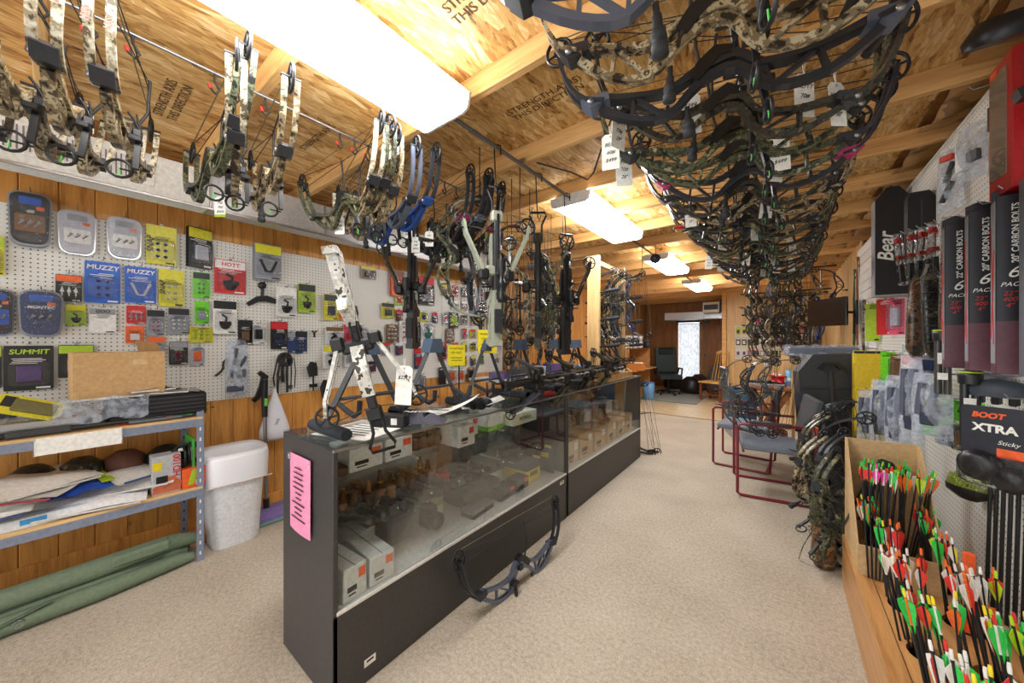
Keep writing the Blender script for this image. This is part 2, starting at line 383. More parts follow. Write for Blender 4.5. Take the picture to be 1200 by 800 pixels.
# door and curtained window in the alcove
d = struct('door_1', MB().box((-1.44, YA-.02, 1.0), (.72, .04, 2.0), .004), PINE_D)
part('door_frame', MB().box((-1.84, YA-.03, 1.02), (.08, .06, 2.06), .004).box((-1.44, YA-.03, 2.06), (.88, .06, .08), .004), PINE_D, d)
for zz, h in ((.55, .75), (1.45, .8)): part('door_panel', MB().box((-1.44, YA-.045, zz), (.44, .02, h), .008), wood('door_pine', (178, 118, 62), (130, 80, 38), 2), d)
part('door_handle', MB().lathe([(.0, 0), (.03, 0), (.03, .04), (0, .05)], 10, Matrix.Translation((-1.74, YA-.04, 1.0)) @ Matrix.Rotation(PI/2, 4, 'X')), MET, d)
w = struct('window_1', MB().box((-2.14, YA-.015, 1.1), (.64, .03, 1.7), .004), emit('daylight', (.9, .95, 1), 1.3))
for sx in (-2.48, -1.8): part('window_frame', MB().box((sx, YA-.03, 1.1), (.06, .05, 1.78), .004), PINE_D, w)
part('window_frame', MB().box((-2.14, YA-.03, 1.98), (.74, .05, .07), .004), plain((60, 40, 26), .6), w)
mb = MB(); mb.grid(lambda a, b: (-2.43+.58*a, YA-.09+.025*math.sin(a*38), .22+1.66*b), 60, 8)
cm, ct, cp = base('curtain_lace'); cv = coord(ct, (26, 26, 8), False)
ct.link(ct.ramp(noise(ct, cv, 1.2, 3), [(.42, lin((150, 150, 150))), (.5, lin((226, 226, 230))), (.7, (1, 1, 1))]), cp.inputs['Base Color']); cp.inputs['Roughness'].default_value = .8; cp.inputs['Alpha'].default_value = .6
tag(part('curtain', mb, cm), 'white patterned lace curtain hanging over the window beside the panel door', 'curtain')
mb = MB(); mb.tube([(-2.5, YA-.09, 1.9), (-1.78, YA-.09, 1.9)], .012, 8)
tag(part('curtain_rod', mb, BLK), 'dark rod carrying the lace curtain', 'curtain rod')
# strip lights and conduit
DIFF = emit('diffuser', (.965, .98, 1.0), LIGHT)
TUBEW = plain((236, 236, 232), .4)
def light(i, y0, y1, lab):
    t = thing('ceiling_light', lab, 'light', (-1.26, (y0+y1)/2, 2.41), group='fluorescent strip lights under the joists'); L = y1-y0
    part('housing', MB().box((0, 0, .082), (.27, L-.01, .016), .003), TUBEW, t)
    sec = [(-.165, .075), (-.15, .012), (-.12, 0), (.12, 0), (.15, .012), (.165, .075)]
    part('diffuser', MB().prism(sec, -L/2+.012, L/2-.012, 1), DIFF, t)
    for s in (-1, 1): part('end_cap', MB().prism([(a*1.03, b*1.03-.002) for a, b in sec], s*L/2-.008, s*L/2+.004, 1), TUBEW, t)
for i, (y0, y1) in enumerate(((-.12, 1.12), (2.36, 3.58), (4.62, 5.82), (6.9, 8.1))):
    light(i, y0, y1, ['long wraparound strip light with ribbed lens nearest the metal duct', 'second strip light along the conduit, past the hanging crossbows', 'third strip light along the conduit, above the wooden bow rack', 'fourth and last strip light along the conduit, towards the panelled back wall'][i])
for a, b in ((1.12, 2.36), (3.58, 4.62), (5.82, 6.9)):
    t = tag(part('conduit', MB().tube([(-1.26, a+.002, 2.465), (-1.26, b-.002, 2.465)], .011, 8), plain((128, 130, 134), .4, .6)), 'grey steel conduit run between the %s strip lights' % {1.12: 'first and second', 3.58: 'second and third', 5.82: 'third and fourth'}[a], 'conduit')
    part('clamp', MB().box((-1.26, (a+b)/2, 2.482), (.05, .02, .034), .003), SILV, t)
cab = MB().tube([(-1.2, 1.82, 2.49), (-.98, 1.86, 2.38), (-.9, 1.9, 2.33), (-.86, 1.9, 2.36), (-.72, 1.75, 2.47), (-.68, 1.72, 2.52)], .005, 5)
tag(part('power_cable', cab, BLK), 'black power cord looping from the conduit to the next joist', 'cable')
# far duct and box above the alcove opening
t = thing('air_duct', 'galvanised duct across the alcove opening near the back wall', 'duct', (-1.75, 10.2, 2.05))
part('duct_section', MB().box((0, 0, 0), (1.5, .3, .2), .01), GALV, t); part('seam_flange', MB().box((.2, -.002, 0), (.02, .31, .21), .003), SILV, t)
t = thing('air_handler', 'white and dark equipment cabinet mounted above the alcove opening', 'equipment', (-1.35, 9.9, 2.12))
part('cabinet', MB().box((0, 0, .1), (.36, .3, .26), .01), WHT, t); part('front_panel', MB().box((.0, -.16, .1), (.3, .02, .12), .005), DGR, t)
part('side_unit', MB().box((.26, 0, .12), (.12, .26, .3), .01), DGR, t)
t = thing('security_camera', 'small dark dome camera under the far duct', 'camera', (-1.5, 10.1, 1.88)); part('dome', MB().lathe([(.0, -.06), (.05, -.04), (.07, 0), (.07, .03)], 12), DGR, t); part('bracket', MB().box((0, 0, .07), (.03, .03, .1), .004), DGR, t)
# ---------------------------------------------------------------- compound bow and crossbow prototypes
def rods(mb, a, b, r, n=5): return mb.tube([a, b], r, n)
def make_bow(cm, lm, acc, stab=True, quiver=False, seed=0, ata=.85):
    t = thing('compound_bow', 'x', 'bow'); h = ata/2; k = h/.425
    rr = random.Random(seed)
    inner = [(-.31, -.205), (-.22, -.228), (-.13, -.24), (-.05, -.205), (.03, -.192), (.085, -.238), (.2, -.236), (.31, -.205)]
    outer = [(-.31, -.236), (-.23, -.292), (-.14, -.312), (-.055, -.24), (.03, -.222), (.1, -.302), (.21, -.302), (.31, -.236)]
    inner = [(a*k, b) for a, b in inner]; outer = [(a*k, b) for a, b in outer]
    def sw(P, W): q = smooth([(a, b, w) for (a, b), w in zip(P, W)]); return [(a, b) for a, b, c in q], [c for a, b, c in q]
    mb = MB(); mb.strip(*sw(inner, [.02, .015, .017, .024, .024, .017, .015, .02]), -.014, .014); mb.strip(*sw(outer, [.02, .016, .015, .019, .019, .015, .016, .02]), -.011, .011)
    for (a, b) in ((1, 1), (1, 2), (2, 2), (5, 5), (6, 5), (6, 6)): mb.strip([inner[a], outer[b]], .009, -.008, .008)
    part('riser', mb, cm, t)
    part('grip', MB().strip([(-.07*k, -.232), (-.045*k, -.2), (-.01, -.172), (.02, -.178)], [.03, .036, .034, .022], -.016, .016), BLK, t)
    for s in (-1, 1):
        lp = part('limb_pocket', MB().strip([(s*.285*k, -.212), (s*.335*k, -.218), (s*.36*k, -.2)], [.024, .036, .018], -.023, .023), acc, t); part('pocket_bolt', MB().lathe([(.009, 0), (.009, .006), (0, .007)], 8, Matrix.Translation((s*.335*k, -.0235, -.218)) @ Matrix.Rotation(PI/2, 4, 'X')), MET, lp)
        for y in (-.019, .019):
            part('limb', MB().strip(smooth([(s*.30*k, -.224), (s*.35*k, -.205), (s*.39*k, -.155), (s*.415*k, -.085), (s*.427*k, -.005)], 2), .0105, y-.009, y+.009), lm, t)
        c = (s*h, 0, 0); mb = MB().ring(c, .046, .0055, 18, 1, 5, .86)
        for q in range(5):
            a = q*2*PI/5+.3*s; mb.tube([c, (c[0]+math.cos(a)*.04, 0, math.sin(a)*.046)], .0045, 4)
        mb.ring((c[0]-s*.01, .004, .004), .026, .004, 12, 1, 4); mb.tube([(c[0], -.03, 0), (c[0], .03, 0)], .006, 6)
        part('cam', mb, BLK, t)
    part('string', MB().tube([(-h, 0, .044), (0, 0, .046), (h, 0, .044)], .0022, 4), plain((110, 104, 78), .7), t)
    mb = MB().tube([(-h, .006, -.03), (-.05, .03, .0), (h, .004, .03)], .0019, 4).tube([(-h, -.006, .03), (-.05, .034, .01), (h, -.004, -.03)], .0019, 4).tube([(-.05, .0, -.19), (-.05, .035, -.1), (-.05, .035, .02)], .005, 5)
    part('cable', mb, plain((40, 38, 36), .7), t)
    mb = MB().box((.09*k, .03, -.262), (.05, .03, .018), .003).strip([(.09*k, -.26), (.1*k, -.36)], .014, .03, .044)
    sg = part('sight', mb, BLK, t); part('sight_ring', MB().ring((.085*k, .0, -.365), .028, .0045, 14, 0, 5).tube([(.085*k, .04, -.365), (.085*k, .0, -.365)], .003, 4), BLK, sg); part('sight_pin', MB().tube([(.085*k, .0, -.393), (.085*k, .0, -.365)], .0018, 4), plain((90, 220, 90), .4), sg)
    mb = MB().box((.02, .024, -.212), (.03, .022, .026), .003).tube([(.02, .03, -.2), (.02, .012, -.165), (.03, 0, -.15)], .004, 5).tube([(.02, .03, -.2), (.03, .02, -.15)], .003, 4)
    part('arrow_rest', mb, BLK, t)
    if stab:
        L = rr.choice([.08, .1, .14]); z0 = -.3
        prof = [(.006, 0), (.006, -.02), (.009, -.025), (.009, -L*.5), (.013, -L*.52), (.015, -L*.7), (.01, -L*.75), (.015, -L*.8), (.015, -L), (.0, -L-.006)]
        part('stabilizer', MB().lathe(prof, 10, Matrix.Translation((-.09*k, 0, z0))), RUB, t)
    if quiver:
        q = part('quiver', MB().box((.16*k, .075, -.27), (.07, .07, .05), .012).box((-.18*k, .075, -.27), (.02, .06, .03), .004).tube([(.16*k, .06, -.25), (-.18*k, .06, -.25)], .005, 5).tube([(.0, .06, -.25), (0, .0, -.23)], .006, 5), BLK, t)
        cs = [plain(c, .5) for c in ((220, 60, 40), (60, 200, 70), (236, 230, 220), (230, 220, 50))]
        for i in range(4):
            y = .055+i*.013; part('arrow_shaft', MB().tube([(.16*k, y, -.272), (-.36*k, y, -.272)], .0032, 5), BLK, q)
            part('vane', MB().prism([(-.35*k, -.27), (-.34*k, -.252), (-.29*k, -.265)], y-.001, y+.001).prism([(-.35*k, -.274), (-.34*k, -.292), (-.29*k, -.278)], y-.001, y+.001), cs[(i+seed) % 4], q)
    return t
BOWS = {}
def bow(kind):
    if kind in BOWS: return BOWS[kind]
    a, b, c, st, q = {'tan': ('tan', 'tan', 'black', 1, 0), 'snowtan': ('tan', 'bark', 'black', 0, 0), 'green': ('green', 'green', 'black', 0, 0), 'dark': ('dark', 'dark', 'black', 1, 0), 'darkq': ('dark', 'black', 'black', 0, 1), 'black': ('black', 'black', 'grey', 1, 0), 'blackq': ('black', 'dark', 'black', 0, 1), 'grey': ('grey', 'black', 'black', 1, 0), 'greyb': ('grey', 'grey', 'black', 0, 0),
                      'blue': ('blue', 'black', 'blue', 1, 0), 'blacklimb': ('green', 'black', 'black', 0, 0), 'pink': ('black', 'black', 'pink', 1, 0), 'olive': ('green', 'olive', 'black', 1, 0), 'purple': ('purple', 'black', 'black', 0, 0)}[kind]
    BOWS[kind] = make_bow(CAMS[a], CAMS[b], CAMS[c], st, q, len(BOWS)); return BOWS[kind]
BN = {'tan': 'tan bark camouflage bow', 'snowtan': 'pale-limbed tan camouflage bow', 'green': 'green camouflage bow', 'dark': 'dark brown camouflage bow', 'darkq': 'dark camouflage bow with arrow quiver', 'black': 'black bow with grey limb pockets', 'blackq': 'black bow with arrow quiver', 'grey': 'slate bow with black limbs', 'greyb': 'all slate grey bow', 'blue': 'blue and black bow', 'blacklimb': 'camouflage bow with black limbs', 'pink': 'black bow with pink limb pockets', 'olive': 'green bow with olive limbs', 'purple': 'purple bow with black limbs'}
def make_crossbow(cs, cl, cst, seed=0, reverse=True):
    t = thing('crossbow', 'x', 'crossbow')   # nose at z=0 pointing down, stock up, +Y is the top (scope) side
    part('barrel', MB().box((0, 0, .26), (.034, .04, .46), .005).box((0, .024, .27), (.016, .01, .44), .002), BLK, t)
    part('stock', MB().strip([(-.005, .44), (-.01, .56), (-.005, .7)], [.06, .05, .055], -.02, .02, 0).strip([(-.05, .5), (-.085, .6), (-.09, .7)], [.04, .022, .03], -.017, .017, 0).strip([(.035, .71), (-.05, .715), (-.13, .70)], [.03, .034, .026], -.021, .021, 0), cst, t)
    part('cheek_pad', MB().strip([(.03, .54), (.034, .66)], [.022, .022], -.018, .018, 0), RUB, t)
    part('pistol_grip', MB().strip([(-.03, .44), (-.08, .48), (-.125, .5)], [.05, .04, .044], -.017, .017, 0), cst, t)
    part('trigger_guard', MB().tube([(0, -.03, .36), (0, -.07, .37), (0, -.075, .42), (0, -.05, .44)], .005, 5).tube([(0, -.03, .4), (0, -.06, .395)], .004, 4), BLK, t)
    part('fore_grip', MB().strip([(-.03, .14), (-.045, .24), (-.03, .34)], [.03, .045, .03], -.024, .024, 0), cst, t)
    zp, zc, xc = (.36, .09, .175) if reverse else (.05, .16, .3)
    part('riser', MB().box((0, 0, .05 if not reverse else .34), (.12, .036, .05), .008), cs, t); part('nose_block', MB().box((0, 0, .06), (.06, .046, .06), .008), cs, t)
    for s in (-1, 1):
        part('limb_pocket', MB().box((s*.07, 0, zp), (.05, .056, .06), .01), BLK, t)
        for y in (-.018, .018):
            part('limb', MB().strip([(s*.07, zp), (s*(.07+(xc-.07)*.45), lerp(zp, zc, .4)), (s*(xc-.012), lerp(zp, zc, .75)), (s*xc, zc)], [.014, .013, .012, .011], y-.009, y+.009), cl, t)
        c = (s*xc, 0, zc); mb = MB().ring(c, .042, .005, 16, 1, 5)
        for q in range(5): mb.tube([c, (c[0]+math.cos(q*1.257)*.04, 0, c[2]+math.sin(q*1.257)*.04)], .004, 4)
        mb.tube([(c[0], -.03, c[2]), (c[0], .03, c[2])], .006, 6); part('cam', mb, BLK, t)
    part('string', MB().tube([(-xc, 0, zc+.03), (0, .022, zc+.05), (xc, 0, zc+.03)], .0022, 4).tube([(-xc, 0, zc-.03), (0, .0, zc+.0), (xc, 0, zc-.03)], .0022, 4), plain((70, 64, 50), .7), t)
    mt = Matrix.Translation((0, .085, .3)); part('scope', MB().lathe([(.022, 0), (.022, .05), (.013, .07), (.013, .1), (.018, .105), (.018, .125), (.013, .13), (.013, .16), (.02, .18), (.02, .21), (0, .21)], 12, mt), BLK, t)
    [part('scope_mount', MB().box((0, .05, z), (.024, .05, .02), .003), BLK, t) for z in (.36, .46)]
    part('stirrup', MB().tube([(-.022, 0, .04), (-.024, 0, -.02), (-.05, 0, -.075), (-.044, 0, -.095), (.044, 0, -.095), (.05, 0, -.075), (.024, 0, -.02), (.022, 0, .04)], .007, 6), BLK, t)
    return t
XB = {'snow': make_crossbow(BLK, CAMS['snow'], CAMS['snow'], 1), 'black': make_crossbow(BLK, CAMS['dark'], BLK, 2), 'olive': make_crossbow(CAMS['olive'], CAMS['olive'], CAMS['olive'], 3), 'camo': make_crossbow(CAMS['dark'], CAMS['green'], CAMS['dark'], 4), 'blue': make_crossbow(BLK, CAMS['grey'], CAMS['black'], 5)}
# ---------------------------------------------------------------- price tags
def price_tag(loc, label, w=.05, h=.095, rz=YAW, lines=('HOYT', '70#', '29"'), drop=.03, tilt=0, group='handwritten price tags'):
    t = thing('price_tag', label, 'price tag', loc, (0, tilt, rz), group)
    part('card', MB().prism([(-w/2, -h-drop), (w/2, -h-drop), (w/2, -drop-.012), (w/2-.012, -drop), (-w/2+.012, -drop), (-w/2, -drop-.012)], -.0008, .0008), PAPER, t)
    part('tie_string', MB().tube([(-.004, 0, 0), (-.003, 0, -drop*.6), (0, -.002, -drop-.008)], .0012, 4).tube([(.004, 0, 0), (.002, 0, -drop*.6), (0, -.002, -drop-.008)], .0012, 4), WHT, t)
    part('eyelet', MB().ring((0, -.002, -drop-.01), .003, .001, 8, 1, 4), plain((150, 120, 80), .6), t)
    for i, s in enumerate(lines): lettering(s, w*.3, INK, t, (0, -.0016, -drop-h*.3-i*h*.22), (PI/2, .0, 0), .3)
    return t
# ---------------------------------------------------------------- display cases
LAM = plain((62, 60, 60), .42); DECK = plain((222, 222, 220), .5); CX0, CX1 = -1.8, -1.33
def case(y0, y1, lab):
    t = thing('display_case', lab, 'display case', (CX1, y0, 0)); D = CX1-CX0; L = y1-y0
    part('front_panel', MB().box((-.01, L/2, .17), (.02, L-.004, .34), .002), LAM, t)
    part('back_panel', MB().box((-D+.01, L/2, .17), (.018, L-.04, .34), .002), LAM, t)
    part('sliding_door', MB().box((-D+.012, L*.27, .65), (.008, L*.5, .58), .002), plain((150, 152, 150), .4), t); part('sliding_door', MB().box((-D+.022, L*.74, .65), (.008, L*.5, .58), .002), plain((120, 122, 122), .4), t)
    part('deck', MB().box((-D/2, L/2, .345), (D-.01, L-.03, .016), .002), DECK, t)
    part('deck_trim', MB().box((.001, L/2, .347), (.008, L-.03, .014), .002), WHT, t)
    for y in (.011, L-.011): part('end_panel', MB().box((-D/2, y, .485), (D, .02, .968), .003), LAM, t)
    part('glass_front', MB().box((-.006, L/2, .66), (.006, L-.045, .61)), GLASS, t)
    part('glass_top', MB().box((-D/2, L/2, .972), (D+.004, L-.002, .007)), glassy('glass_top', (.96, .985, .975), .02, .6), t)
    part('top_edge_trim', MB().box((-.002, L/2, .966), (.008, L-.002, .012), .002), SILV, t)
    for z, dd in ((.56, .34), (.77, .25)):
        part('glass_shelf', MB().box((-D+.03+dd/2, L/2, z), (dd, L-.05, .007)), GLASS, t)
        for q in (.3, .7): part('shelf_bracket', MB().box((-D+.03+dd/2, L*q, z-.01), (dd*.9, .01, .012), .002), WHT, t)
    return t
case(.63, 2.445, 'black glass-fronted display case with the pink notice taped to its end panel')
case(2.45, 4.26, 'black glass-fronted display case holding tan cartons, under the wooden bow rack')
# pink notice
t = thing('paper_notice', 'pink paper notice taped to the end of the black display case', 'notice', (-1.58, .625, .6))
part('sheet', MB().grid(lambda a, b: (-.115+.2*a, -.004-.006*math.sin(a*3)*(1-b), -.02+.32*b), 6, 6), plain((244, 150, 186), .8), t)
mb = MB(); rr = random.Random(3)
for i in range(11):
    w = rr.uniform(.05, .13); mb.box((-.015, -.0115, .25-i*.021), (w, .001, .0045))
part('print', mb, INK, t)
for sx in (-.11, .08): part('tape', MB().box((sx, -.011, .285), (.02, .001, .025)), CLEAR, t)
t = thing('price_sticker', 'small white label stuck low on the display case front', 'label', (CX1+.001, .78, .08)); part('sheet', MB().box((.0006, 0, 0), (.001, .05, .03)), PAPER, t); part('print', MB().box((.0014, 0, .004), (.0006, .03, .008)), INK, t)
t = thing('price_sticker', 'white label stuck at the joint between the two display cases', 'label', (CX1+.001, 2.36, .3)); part('sheet', MB().box((.0006, 0, 0), (.001, .06, .025)), PAPER, t); part('print', MB().box((.0014, 0, .004), (.0006, .04, .006)), INK, t)
# case contents
def pbox(name, label, cat, c, d, m, rz=0, group=None, lid=None, sticker=None, text=None, tm=None):
    """cardboard carton with flap seams, sticker and print; c = base centre"""
    t = thing(name, label, cat, c, (0, 0, rz), group); part('body', MB().box((0, 0, d[2]/2), d, min(.004, d[2]*.1)), m, t)
    part('flap_seam', MB().box((0, 0, d[2]+.0003), (d[0]*.99, .003, .001)), plain((90, 84, 78), .7), t)
    if lid: part('lid', MB().box((0, 0, d[2]*.82), (d[0]+.004, d[1]+.004, d[2]*.36+.004), .003), lid, t)
    e = d[0]/2+(.0025 if lid else .0008)
    if sticker: part('sticker', MB().box((e, d[1]*.28, d[2]*.72), (.001, d[1]*.3, d[2]*.3)), sticker, t); part('barcode', MB().box((e, -d[1]*.15, d[2]*.35), (.001, d[1]*.4, d[2]*.16)), INK, t); part('print', MB().box((e, -d[1]*.15, d[2]*.18), (.001, d[1]*.3, d[2]*.05)), INK, t)
    if text: lettering(text, d[2]*.4, tm or INK, t, (e+.0006, 0, d[2]*.5), (PI/2, 0, PI/2))
    return t
ORG = plain((240, 96, 40), .6); W2 = plain((216, 218, 216), .5); GB = plain((62, 64, 68), .5); YEL = plain((222, 200, 30), .5)
zd = .354
pbox('optics_box', 'white optics carton with orange sticker lying in the case corner by the end panel', 'box', (-1.53, .72, zd), (.36, .1, .13), W2, .06, None, None, ORG)
pbox('optics_box', 'white optics carton with orange sticker, second from the case end panel', 'box', (-1.53, .86, zd), (.36, .11, .12), W2, -.05, None, None, ORG)
t = thing('range_case', 'dark cube-shaped carry case standing on the white case deck', 'case', (-1.6, 1.08, zd)); part('body', MB().box((0, 0, .09), (.14, .16, .18), .012), GB, t); part('lid_seam', MB().box((.071, 0, .12), (.002, .15, .004)), DGR, t); part('strap', MB().tube([(0, -.05, .18), (0, 0, .2), (0, .05, .18)], .006, 5), BLK, t)
t = thing('camera_device', 'round black camera-like device beside the dark cube case', 'optic', (-1.52, 1.25, zd)); part('body', MB().box((-.02, 0, .07), (.1, .07, .13), .02), BLK, t); part('lens', MB().lathe([(.045, 0), (.045, .03), (.036, .04), (.03, .03), (0, .03)], 14, Matrix.Translation((.03, 0, .06)) @ Matrix.Rotation(PI/2, 4, 'Y')), BLK, t)
t = pbox('spec_card', 'cream leaflet box with yellow and red print on the case deck', 'box', (-1.66, 1.36, zd), (.1, .12, .05), plain((220, 214, 190), .6)); part('patch', MB().box((0, -.02, .051), (.04, .03, .002)).box((.03, .03, .051), (.03, .02, .002)), YEL, t)
t = thing('tool_case', 'wide dark zippered case lying on the case deck behind the small black boxes', 'case', (-1.6, 1.66, zd)); part('body', MB().box((0, 0, .06), (.24, .34, .12), .03), GB, t); part('zipper', MB().box((0, 0, .06), (.243, .343, .006), .002), DGR, t); part('label_patch', MB().box((.06, 0, .1205), (.06, .12, .002)), plain((90, 92, 92), .6), t)
pbox('release_box', 'low black slanted box with grey lid at the front of the case deck', 'box', (-1.45, 1.55, zd), (.1, .2, .045), GB, .1, None, plain((120, 124, 126), .5))
pbox('release_box', 'small black box with orange print, nearer the low slanted box', 'box', (-1.46, 1.8, zd), (.1, .15, .075), GB, .05, 'small black boxes', None, ORG)
pbox('release_box', 'small black box with orange print, nearer the yellow case', 'box', (-1.47, 1.98, zd), (.1, .14, .075), GB, .05, 'small black boxes', None, ORG)
t = pbox('rangefinder_box', 'bright yellow box with dark lid on the case deck', 'box', (-1.55, 2.14, zd), (.22, .17, .14), YEL, 0, None, plain((74, 80, 82), .5)); part('print', MB().box((.1115, 0, .06), (.001, .1, .03)), plain((120, 96, 20), .6), t)
t = thing('yellow_marker_card', 'dark card with yellow stripes standing at the far end of the case', 'card', (-1.5, 2.36, zd)); part('sheet', MB().box((0, 0, .12), (.2, .006, .24), .001), GB, t); part('stripe', MB().box((.02, -.004, .13), (.07, .002, .035)).box((-.06, -.004, .09), (.07, .002, .035)).box((.05, -.004, .2), (.06, .002, .02)), YEL, t)
# optics and calls on glass shelves
CALLS = [plain(c, .4) for c in ((96, 60, 34), (122, 78, 42), (72, 44, 26), (150, 104, 60))]
mcall = [MB().lathe([(0, 0), (.03, .002), (.036, .012), (.036, .026), (.03, .032), (.022, .03), (0, .028)], 12), MB().lathe([(.012, 0), (.017, .01), (.013, .03), (.018, .05), (.014, .07), (.009, .1), (.012, .11), (0, .112)], 10), MB().lathe([(0, 0), (.024, .006), (.03, .03), (.02, .055), (.028, .07), (0, .075)], 10)]
mcall = [m.mesh('body', CALLS[0]) for m in mcall]; mband = MB().lathe([(.0185, .045), (.0195, .05), (.0185, .055)], 10).mesh('band', plain((200, 170, 90), .3, .8))
lab = ['round brown friction call on the middle glass shelf', 'brown barrel game call with brass band on the middle glass shelf', 'stubby brown grunt call on the middle glass shelf']
for i in range(34):
    k = i % 3; t = thing('game_call', lab[k], 'game call', (-1.74+.07*(i % 3)+R.uniform(-.01, .01), .69+.0215*i*1.0, .564+(.0 if i % 4 else .034)), (0, 0, R.uniform(0, 6)), 'wooden game calls in the near case')
    o = part('body', mcall[k], None, t); recolor(o, CALLS[R.randrange(4)]); part('band', mband, None, t)
def scope(label, loc, rot, m=BLK, cap=None, L=.22):
    t = thing('rifle_scope', label, 'scope', loc, rot); k = L/.22
    part('tube', MB().lathe([(.024, 0), (.024, .05*k), (.0135, .07*k), (.0135, .15*k), (.02, .17*k), (.02, .22*k), (0, .22*k)], 12, Matrix.Rotation(PI/2, 4, 'Y')), m, t)
    part('turret', MB().lathe([(.012, .012), (.012, .026), (0, .027)], 8, Matrix.Translation((.11*k, 0, 0))), m, t)
    part('lens_cap', MB().lathe([(.026, -.01), (.026, .008), (.0, .008)], 12, Matrix.Rotation(PI/2, 4, 'Y')), cap or DGR, t)
    return t
for i in range(9):
    scope('black riflescope on the middle glass shelf, %s from the pink notice' % ORD[i], (-1.58, .78+i*.105, .59), (0, .05, .35+R.uniform(-.2, .2)), BLK, [ORG, DGR, CAMS['tan']][i % 3] if i in (2, 6) else DGR, .16)
for i in range(7):
    t = thing('shelf_divider', 'clear grey price channel tile on the middle glass shelf, %s along' % ORD[i], 'price holder', (-1.46, 1.0+i*.2, .566)); part('wedge', MB().prism([(-.02, 0), (.02, 0), (-.01, .035)], -.045, .045, 1), DGR, t); part('dot', MB().lathe([(0, 0), (.007, .0), (.007, .002), (0, .002)], 8, Matrix.Translation((.006, 0, .018)) @ Matrix.Rotation(.9, 4, 'Y')), WHT, t)
def shelfbox(label, y, z, d, m, x=-1.66, st=ORG, rz=0, **kw): return pbox('optics_box', label, 'box', (x, y, z), d, m, rz, None, None, st, **kw)
t = thing('wooden_tray', 'brown wooden tray frame on the upper glass shelf near the end panel', 'tray', (-1.66, .73, .775)); part('frame', MB().box((-.09, 0, .02), (.02, .16, .04), .003).box((.09, 0, .02), (.02, .16, .04), .003).box((0, -.07, .02), (.16, .02, .04), .003).box((0, .07, .02), (.16, .02, .04), .003), CALLS[2], t); part('base', MB().box((0, 0, .005), (.17, .14, .01)), WHT, t)
shelfbox('white scope carton on the upper glass shelf beside the brown tray', .9, .775, (.2, .17, .11), W2); shelfbox('white scope carton with orange sticker under the crossbow stirrup', 1.08, .775, (.2, .16, .11), W2)
for i in range(4):
    t = thing('fur_puff', 'brown furry scent wick lump on the upper glass shelf, %s from the crossbow stirrup' % ORD[i], 'fur lump', (-1.6, 1.21+i*.045, .775)); part('body', MB().lathe([(0, 0), (.03, .01), (.04, .04), (.03, .075), (0, .085)], 8), CALLS[0], t); part('tuft', MB().lathe([(.022, .08), (.03, .095), (0, .115)], 7, Matrix.Translation((.004, 0, 0))), CALLS[2], t)
shelfbox('white shiny optics carton with red sticker on the upper glass shelf', 1.45, .775, (.22, .13, .12), WHT, -1.55, plain((220, 70, 60), .6)); shelfbox('white optics carton with red mark, behind the shiny carton', 1.62, .775, (.17, .14, .12), WHT, -1.66, plain((220, 70, 60), .6))
shelfbox('pale optics carton against the case back, upper shelf', 1.45, .775, (.1, .12, .1), W2, -1.74, None)
t = shelfbox('white carton with lime green base on the upper glass shelf', 1.84, .775, (.18, .17, .13), WHT, -1.64, None); part('green_band', MB().box((0, 0, .016), (.182, .172, .032), .002), plain((150, 214, 60), .5), t)
shelfbox('cream scope carton with dark printed name, long and flat', 2.12, .775, (.12, .3, .085), plain((224, 220, 196), .6), -1.56, None, .0, text='REDFIELD', tm=plain((70, 50, 44), .6))
for i in range(3): scope('dark scope lying under the cream carton, %s from the case joint' % ORD[2-i], (-1.6, 1.9+i*.13, .59), (0, .05, 1.2), BLK, MET, .2)
scope('black tubular optic lying in front of the cream scope carton', (-1.53, 2.05, .8), (0, 0, 1.5), BLK, BLK, .16)
t = pbox('red_box', 'small red box beneath the shiny optics carton', 'box', (-1.58, 1.38, .566), (.08, .07, .05), REDINK)
# second case
TANB = plain((206, 170, 118), .7)
for i, (y, h, w) in enumerate(((2.62, .2, .2), (2.88, .22, .26), (3.18, .2, .26), (3.47, .21, .24), (3.74, .18, .22), (3.98, .2, .2))):
    pbox('carton', ['white and brown carton by the case joint', 'tan carton with white sticker, second in the far case', 'tan carton with white sticker, third in the far case', 'tan carton with white sticker, fourth in the far case', 'tan carton with white sticker, fifth in the far case', 'tan carton with white sticker, last in the far case'][i], 'box', (-1.52, y, zd), (.3, w, h), TANB if i else plain((214, 196, 170), .7), R.uniform(-.05, .05), None, None, PAPER)
for i in range(9):
    k = i % 3
    pbox('accessory_box', ['green and black', 'silver', 'camouflage'][k]+' accessory box, far case middle shelf, %s of its kind' % ORD[i//3], 'box', (-1.64, 2.6+i*.18, .566), (.18, .14, .11+.03*(i % 2)), [CAMS['green'], W2, CAMS['tan']][k], R.uniform(-.2, .2))
for i in range(8):
    k = i % 2
    pbox('accessory_box', ['dark green', 'charcoal'][k]+' carton on the top shelf of the far case, %s of its kind' % ORD[i//2], 'box', (-1.66, 2.62+i*.2, .776), (.16, .15, .1), [plain((50, 66, 50), .6), GB][k], R.uniform(-.2, .2))
# bow leaning on the case front
a = math.radians(0)
b = put(bow('grey'), 'dark slate compound bow propped against the kick panel of the display case', (-1.225, 1.62, .305), (math.radians(11), 0, math.radians(266)), None)
b.scale = (.98,)*3
def hang(x, y, z, lab):
    h = thing('wire_hook', lab, 'hook', (x, y, ZO)); part('wire', MB().tube([(0, 0, 0), (0, 0, z-ZO+.01), (.012, 0, z-ZO-.012), (.02, 0, z-ZO+.012)], .0035, 5), BLK, h)
